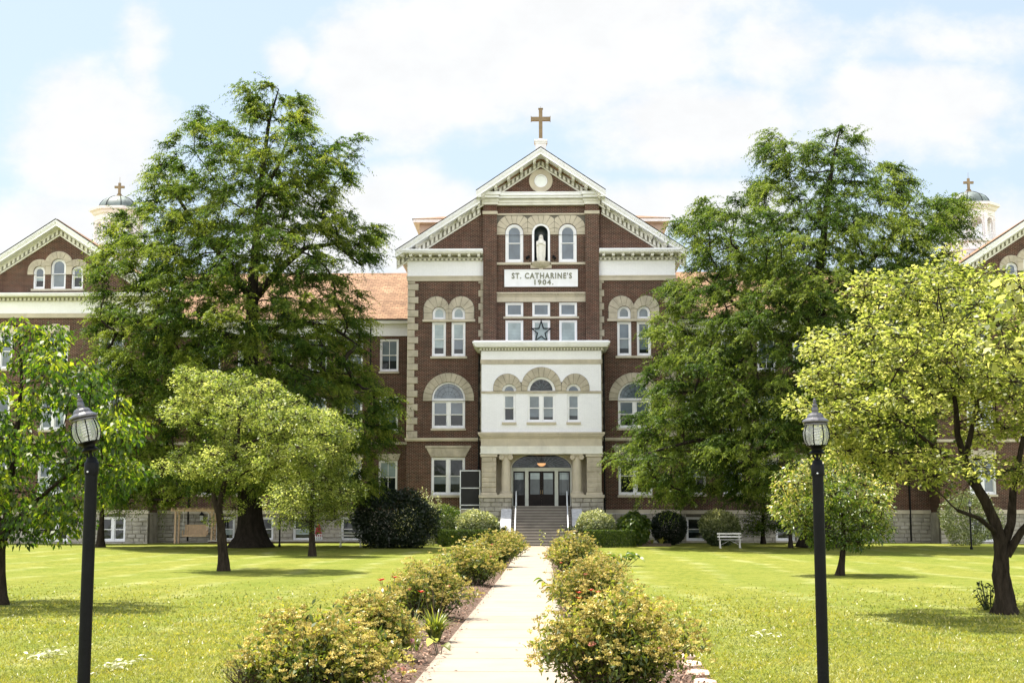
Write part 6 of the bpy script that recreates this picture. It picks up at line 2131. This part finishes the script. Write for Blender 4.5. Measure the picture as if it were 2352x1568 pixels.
# ================================================================== lamp posts and furniture
def lamp_post(label, px, D, ztop, tilt=0.0, group='black lamp posts'):
    x = P(px, 1300, D).x
    g0 = gz(x, D)
    t_ = thing('lamp_post', label, 'lamp post', (x, D, g0), group)
    s_ = .00039
    def tf(p):
        q = p - Vector((x, D, ztop + .02))
        a = tilt
        return Vector((q.x * math.cos(a) + q.z * math.sin(a), q.y, -q.x * math.sin(a) + q.z * math.cos(a))) + Vector((x, D, ztop + .02))
    Z = lambda zz: ztop + (1350 - zz) * s_
    pr = lambda lst: [(r_ * s_, Z(zz)) for r_, zz in lst]
    MB().lathe(x, D, [(.075, g0 - .05), (.075, g0 + .12), (.05, g0 + .14), (.0455, g0 + .2), (.044, ztop - .085)], 20).lathe(
        x, D, pr([(130, 1575), (132, 1565), (132, 1360), (125, 1345), (108, 1330), (100, 1290), (70, 1245)]), 20).build('pole', BLACK, t_, smooth=True)
    MB().lathe(x - .012, D - .052, [(.0, ztop - .075), (.007, ztop - .07), (.007, ztop - .064), (.0, ztop - .06)], 8).build('screw', WPIPE, t_)
    st_ = MB().lathe(x, D, pr([(68, 1248), (30, 1235), (26, 1160), (45, 1150)]), 12, tilt=tf)
    for k_ in range(4):
        a = k_ * math.pi / 2 + .5
        pts = [(x + r_ * s_ * math.cos(a), D + r_ * s_ * math.sin(a), Z(zz)) for r_, zz in ((55, 1245), (70, 1210), (115, 1150))]
        st_.tube([tf(Vector(p)) for p in pts], .004, 6)
    st_.lathe(x, D, pr([(60, 1155), (160, 1130), (162, 1112), (130, 1085), (110, 1060), (120, 1020), (165, 990), (196, 975), (200, 958), (60, 957)]), 16, tilt=tf)
    st_.build('lantern_base', BLACK, t_, smooth=True)
    gl = MB().lathe(x, D, pr([(196, 956), (228, 900), (252, 830), (260, 770), (256, 700), (240, 630), (214, 560)]), 24, tilt=tf)
    gl.f = [f for f in gl.f if len(f) == 4]
    gl.build('globe', LGLASS, t_, smooth=True)
    rb = MB()
    for k_ in range(8):
        a = k_ * math.pi / 4 + .39
        rb.tube([tf(Vector((x + r_ * s_ * math.cos(a), D + r_ * s_ * math.sin(a), Z(zz)))) for r_, zz in ((200, 960), (231, 900), (255, 830), (263, 770), (259, 700), (243, 630), (216, 555))], .0045, 6)
    rb.build('cage', BLACK, t_, smooth=True)
    bu = MB().lathe(x, D, pr([(45, 955), (55, 940), (55, 880), (30, 870)]), 12, tilt=tf)
    bu.tube([tf(Vector((x + 66 * s_ * math.cos(u_), D + 66 * s_ * math.sin(u_), Z(870 - 270 * u_ / 31.4)))) for u_ in np.linspace(0, 31.4, 64)], .0075, 6)
    bu.build('bulb', BULB, t_, smooth=True)
    hd = MB().lathe(x, D, pr([(214, 560), (246, 548), (246, 528), (225, 520), (268, 500), (270, 480), (255, 456), (205, 425), (172, 405), (160, 360), (130, 322), (95, 312), (72, 305), (66, 285),
                              (70, 250), (64, 210), (50, 175), (62, 160), (62, 148), (40, 138), (30, 110), (40, 90), (24, 60), (30, 45), (12, 25), (3, 5)]), 12, tilt=tf)
    hd.build('hood', HOODM, t_, smooth=False)
    return t_
HOODM = plain('weathered_black_paint', (.06, .058, .062), .30, .4, 40, spec=.8)
lamp_post('nearest black lamp post on the left lawn with its globe lantern tilted sideways', 202, 10.3, P(208, 1062, 10.3).z, -.24)
lamp_post('black lamp post with an upright globe lantern on the right lawn', 1884, 11.2, P(1880, 1067, 11.2).z, -.02)
gg = G(641, 1255)
lamp_post('distant black lamp post before the stone wall between two lawn trees', 641, gg.y, gg.z + 2.05)
gg = G(2233, 1261)
lamp_post('distant black lamp post near the glossy bush by the right stone wall', 2233, gg.y, gg.z + 2.05)

def bench(label, px0, px1, pyb, pyt):
    g_ = G((px0 + px1) / 2, pyb)
    x0, x1 = P(px0, pyb, g_.y).x, P(px1, pyb, g_.y).x
    b_ = thing('park_bench', label, 'bench', g_, 'white slatted benches')
    z = g_.z; y = g_.y
    MB().box(x0, x1, y - .02, y + .12, z + .43, z + .46).box(x0, x1, y + .14, y + .27, z + .43, z + .46).box(x0, x1, y + .29, y + .42, z + .43, z + .46).build('seat', BENCHP, b_, bevel=.008)
    MB().box(x0, x1, y + .44, y + .47, z + .56, z + .65).box(x0, x1, y + .47, y + .50, z + .72, z + .81).build('backrest', BENCHP, b_, bevel=.008)
    for x in (x0 + .12, x1 - .12):
        lg = MB().tube([(x, y + .0, z), (x, y + .04, z + .2), (x, y + .0, z + .42)], .022, 6).tube([(x, y + .46, z), (x, y + .40, z + .22), (x, y + .46, z + .5), (x, y + .52, z + .82)], .022, 6)
        lg.tube([(x, y, z + .42), (x, y + .44, z + .42)], .018, 6).tube([(x, y + .03, z + .15), (x, y + .42, z + .15)], .012, 6)
        lg.box(x - .05, x + .05, y - .03, y + .03, z, z + .02)
        lg.build('leg', BENCHP, b_, smooth=True)
    xm = (x0 + x1) / 2
    MB().tube([(x0 + .14, y + .2, z + .16), (xm, y + .2, z + .41)], .009, 5).tube([(x1 - .14, y + .2, z + .16), (xm, y + .2, z + .41)], .009, 5).build('brace', BENCHP, b_)
bench('white slatted bench on the right lawn in front of the round shrub', 1650, 1706, 1258, 1227)
bench('weathered white bench on the left lawn beside the big dark bush', 776, 832, 1255, 1228)

# patio by the left wing
px_a, px_b = P(478, 1246, 89.6).x, P(840, 1246, 89.6).x
PZ = .56
tag(MB().box(px_a, px_b, 89.45, 92.0, PZ - .07, PZ).build('patio', PATIO, None, (px_a, 90, .4)), kind='structure')
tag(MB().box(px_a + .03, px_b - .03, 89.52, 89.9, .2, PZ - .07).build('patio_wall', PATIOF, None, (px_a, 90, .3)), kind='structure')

# garden swing
sw0, sw1 = P(402, 1245, 89.9).x, P(486, 1245, 89.9).x
gs = thing('garden_swing', 'wooden garden swing hanging from a timber frame before the left stone wall', 'swing', ((sw0 + sw1) / 2, 90.2, .36))
z0 = .36
for x in (sw0, sw1):
    for y in (89.85, 90.75):
        MB().box(x - .06, x + .06, y - .06, y + .06, z0, z0 + 2.12).build('post', CEDAR, gs, bevel=.008)
fr_ = MB().box(sw0 - .3, sw1 + .3, 89.78, 89.83, z0 + 2.0, z0 + 2.14).box(sw0 - .3, sw1 + .3, 90.77, 90.82, z0 + 2.0, z0 + 2.14)
for k_ in range(8):
    x = sw0 - .2 + (sw1 - sw0 + .4) * k_ / 7
    fr_.box(x - .025, x + .025, 89.6, 91.0, z0 + 2.14, z0 + 2.24)
fr_.bar((sw0, 89.85, z0 + 1.75), (sw0 + .28, 89.85, z0 + 2.0), .06).bar((sw1, 89.85, z0 + 1.75), (sw1 - .28, 89.85, z0 + 2.0), .06)
for z in (.5, .8, 1.1, 1.4): fr_.box(sw1 - .03, sw1 + .03, 89.9, 90.7, z0 + z, z0 + z + .06)
fr_.build('pergola_top', CEDAR, gs)
sa, sb = sw0 + .42, sw1 - .38
st_ = MB()
for k_ in range(5): st_.box(sa, sb, 90.02 + k_ * .1, 90.11 + k_ * .1, z0 + .52, z0 + .55)
st_.box(sa, sb, 90.0, 90.03, z0 + .42, z0 + .54)
st_.build('seat', CEDAR, gs)
bk = MB()
n = 13
for k_ in range(n):
    x = sa + (sb - sa) * (k_ + .5) / n
    bk.bar((x, 90.52, z0 + .55), (x, 90.66, z0 + 1.12), (sb - sa) / n * .86, .02)
bk.box(sa, sb, 90.64, 90.69, z0 + 1.10, z0 + 1.18)
bk.build('backrest', CEDAR, gs)
for x, e in ((sa, -1), (sb, 1)):
    MB().box(x - .04, x + .04, 90.0, 90.6, z0 + .78, z0 + .81).box(x - .03, x + .03, 90.02, 90.08, z0 + .5, z0 + .78).build('armrest', CEDAR, gs)
    MB().tube([(x, 90.1, z0 + .8), (x + e * .06, 90.3, z0 + 2.0)], .012, 5).tube([(x, 90.5, z0 + .8), (x + e * .06, 90.3, z0 + 2.0)], .012, 5).build('chain', BENCHP, gs)

# folded umbrella, lattice chair, dome box, wall lantern, flower basket
u = P(731, 1236, 90.6)
um = thing('folded_umbrella', 'folded red garden umbrella standing on the patio', 'umbrella', (u.x, 90.6, PZ))
cm = MB()
seg = 24
prof = [(.05, 1.06), (.09, .9), (.14, .6), (.20, .3), (.22, .2)]
vv, ff = [], []
for i, (r_, z) in enumerate(prof):
    for k_ in range(seg):
        a = 2 * math.pi * k_ / seg
        rr = r_ * (1 + .22 * (1 if k_ % 3 == 0 else -.5))
        vv.append((u.x + rr * math.cos(a), 90.6 + rr * math.sin(a), PZ + z))
for i in range(len(prof) - 1):
    for k_ in range(seg):
        k2 = (k_ + 1) % seg
        ff.append((i * seg + k_, i * seg + k2, (i + 1) * seg + k2, (i + 1) * seg + k_))
cm.add(vv, ff); cm.build('canopy', UMB, um, recalc=False)
MB().tube([(u.x, 90.6, PZ), (u.x, 90.6, PZ + 1.12)], .018, 8).lathe(u.x, 90.6, [(.2, PZ), (.2, PZ + .05), (.03, PZ + .08)], 14).build('pole', WPIPE, um)
c = P(727, 1240, 90.1)
ch = thing('patio_chair', 'low white lattice chair in front of the folded umbrella', 'chair', (c.x, 90.1, PZ))
lt = MB()
for k_ in range(6):
    x = c.x - .3 + k_ * .12
    lt.bar((x, 90.1, PZ + .02), (x, 90.12, PZ + .36), .03)
    if k_ < 5: lt.bar((x, 90.1, PZ + .05), (x + .12, 90.12, PZ + .33), .02)
lt.box(c.x - .33, c.x + .33, 90.08, 90.13, PZ + .34, PZ + .38)
lt.build('backrest', WPIPE, ch)
MB().box(c.x - .3, c.x + .3, 90.13, 90.5, PZ + .2, PZ + .23).build('seat', WPIPE, ch)
for e in (-1, 1):
    MB().box(c.x + e * .29 - .015, c.x + e * .29 + .015, 90.46, 90.5, PZ, PZ + .2).build('leg', WPIPE, ch)
c = P(315, 1246, 90.9)
gdx = thing('dome_box', 'small dark green dome shaped box against the left stone wall', 'garden box', (c.x, 90.9, .38))
MB().plate([(c.x - .36, .36), (c.x + .36, .36)] + [(c.x + .36 * math.cos(a), .68 + .42 * math.sin(a)) for a in np.linspace(0, math.pi, 15)], 90.9, 91.7).build('shell', GREENP, gdx, bevel=.02)
MB().plate([(c.x - .2, .38), (c.x + .2, .38)] + [(c.x + .2 * math.cos(a), .66 + .26 * math.sin(a)) for a in np.linspace(0, math.pi, 13)], 90.88, 90.898).build('opening', BLINDM, gdx)
c = P(464, 1188, 91.85)
wl = thing('wall_lantern', 'black wall lantern on the stone wall behind the swing', 'lantern', (c.x, 91.8, c.z))
MB().box(c.x - .08, c.x + .08, 91.9, 91.96, c.z - .3, c.z + .3).box(c.x - .03, c.x + .03, 91.78, 91.9, c.z + .2, c.z + .24).box(c.x - .13, c.x + .13, 91.62, 91.88, c.z + .14, c.z + .2).lathe(c.x, 91.75, [(.15, c.z + .2), (.05, c.z + .33), (.02, c.z + .38)], 8).box(
    c.x - .1, c.x + .1, 91.65, 91.85, c.z - .26, c.z - .22).build('bracket', BLACK, wl)
MB().box(c.x - .09, c.x + .09, 91.66, 91.84, c.z - .22, c.z + .14).build('glass', BULB, wl)

# urn planters at the stairs
for px, lab in ((1157, 'stone urn planter at the left foot of the stairs'), (1311, 'stone urn planter at the right foot of the stairs, half behind the pale shrub')):
    y = 80.75
    c = P(px, 1240, y)
    zb = gz(c.x, y)
    t_ = thing('urn_planter', lab, 'planter', (c.x, y, zb), 'urn planters at the stairs')
    MB().box(c.x - .24, c.x + .24, y - .24, y + .24, zb, zb + .12).lathe(c.x, y, [(.2, zb + .12), (.17, zb + .16), (.10, zb + .26), (.10, zb + .32), (.22, zb + .42), (.28, zb + .55), (.30, zb + .72), (.40, zb + .80), (.42, zb + .85), (.36, zb + .86), (.30, zb + .80)], 24).build('urn', TERRA, t_, smooth=True)
    q = np.array((c.x, y, zb + .95)) + rand_dirs(260) * RNG.uniform(.3, 1, 260)[:, None] * np.array([.32, .32, .22])
    raw_mesh('foliage', leaf_quads(q, rand_dirs(260), rand_dirs(260), np.full(260, .10), np.full(260, .06)), 4, L_DARK, t_, (c.x, y, zb), RNG.uniform(0, 1, 260))

# stones edging the right bed
g0, g1_ = G(1572, 1512), G(1640, 1600)
for k_ in range(5):
    u = k_ / 4
    p = g0.lerp(g1_, u)
    mb = MB()
    rr = random.Random(k_)
    prof = [(.0, 0), (.12, .0), (.13, .03), (.11, .055), (.0, .06)]
    mb.lathe(p.x, p.y, [(r_, p.z + z) for r_, z in prof], 9, sy=1.6 + .3 * rr.random())
    mb.v = [(v[0] + rr.uniform(-.012, .012), v[1] + rr.uniform(-.02, .02), v[2] + rr.uniform(-.004, .006)) for v in mb.v]
    pos_w = ['farthest', 'second farthest', 'middle', 'second nearest', 'nearest'][k_]
    tag(mb.build('edging_stone', EDGEST, None, p), f'{pos_w} pinkish stone edging the bed right of the big spirea', 'stone', 'stones edging the right bed')

# ================================================================== ground litter and grass blades
def chips(x0, x1, n, y0, y1, up=.055):
    y = 1 / RNG.uniform(1 / y1, 1 / y0, n)
    x = RNG.uniform(x0, x1, n)
    z = np.array([gz(a, b2) for a, b2 in zip(x, y)]) + up
    q = np.stack([x, y, z], 1)
    d = rand_dirs(n); d[:, 2] *= .35
    nn = np.stack([RNG.normal(0, .35, n), RNG.normal(0, .35, n), np.ones(n)], 1)
    L = RNG.uniform(.02, .06, n)
    return leaf_quads(q, d, nn, L, L * RNG.uniform(.3, .6, n), .1)
co = np.concatenate([chips(-2.7, PX0 - .03, 9000, 12, 50), chips(PX1 + .03, 1.7, 9000, 12, 50), chips(PX0, PX0 + .14, 260, 13, 45, .038), chips(PX1 - .12, PX1, 200, 13, 45, .038)])
tag(raw_mesh('bark_chips', co, 4, L_CHIP, None, (0, 20, 0), RNG.uniform(0, 1, len(co) // 4) ** 1.3), kind='stuff')

N = 230000
y = 1 / RNG.uniform(1 / 42, 1 / 11.5, N)
hw = .39 * y + .6
x = RNG.uniform(-1, 1, N) * hw - .02 * y
keep = ~((x > -2.7) & (x < 1.72)) & (RNG.random(N) > (y - 17) / 24)
x, y = x[keep], y[keep]
n = len(x)
cl = np.sin(x * 2.1 + np.sin(y * 1.3) * 2) * np.sin(y * 1.7 + np.sin(x * .9) * 2)
z = np.array([gz(a, b2) for a, b2 in zip(x, y)])
q = np.stack([x, y, z], 1)
d = np.stack([RNG.normal(0, .9, n), RNG.normal(0, .9, n), np.full(n, 1.0)], 1)
L = RNG.uniform(.02, .055, n) * (1 + .25 * cl) * np.clip(y / 18, 1, 1.3)
tint = np.clip(.45 + .22 * cl + RNG.normal(0, .22, n), 0, 1)
co = leaf_quads(q, d, rand_dirs(n), L, L * .22 * np.clip(y / 14, 1, 2.2), tri=True)
tag(raw_mesh('grass', co, 3, L_GRASS, None, (0, 20, 0), tint), kind='stuff')

def cuttings(name, label, px0, px1, py0, py1, n):
    a, c = G(px0, py1), G(px1, py0)
    cx, cy = (a.x + c.x) / 2, (a.y + c.y) / 2
    u = RNG.normal(0, .38, (n, 2))
    x = cx + u[:, 0] * abs(c.x - a.x); y = cy + u[:, 1] * abs(c.y - a.y)
    q = np.stack([x, y, np.full(n, gz(cx, cy) + .05)], 1) + RNG.normal(size=(n, 3)) * .015
    d = rand_dirs(n); d[:, 2] *= .25
    nn = np.stack([RNG.normal(0, .4, n), RNG.normal(0, .4, n), np.ones(n)], 1)
    L = RNG.uniform(.04, .10, n)
    o = raw_mesh(name, leaf_quads(q, d, nn, L, L * .4), 4, L_CUT, None, (cx, cy, gz(cx, cy)), RNG.uniform(0, 1, n))
    tag(o, label, 'leaf litter', 'pale cuttings on the left lawn', 'stuff')
cuttings('leaf_litter', 'pale dried cuttings on the grass left of the near lamp post', 55, 155, 1500, 1516, 80)
cuttings('leaf_litter', 'pale dried cuttings on the grass right of the near lamp post', 215, 320, 1525, 1545, 80)
cuttings('leaf_litter', 'brown dried leaves in a small patch on the right lawn', 1742, 1778, 1458, 1470, 40)
# fallen leaves on the path
lf_ = [(1505, 1100), (1430, 1118), (1548, 1052), (1484, 1196), (1290, 1215), (1500, 1190)]
k_ = len(lf_)
q = np.array([tuple(G(px, py)) for py, px in lf_]); q[:, 2] += .04
d = rand_dirs(k_); d[:, 2] = .1
o = raw_mesh('fallen_leaves', leaf_quads(q, d, np.tile([0, 0, 1.0], (k_, 1)) + RNG.normal(size=(k_, 3)) * .3, np.full(k_, .05), np.full(k_, .03)), 4, L_CHIP, None, (0, 15, 0), RNG.uniform(0, .8, k_))
tag(o, 'brown fallen leaves scattered on the concrete path', 'leaf litter', None, 'stuff')
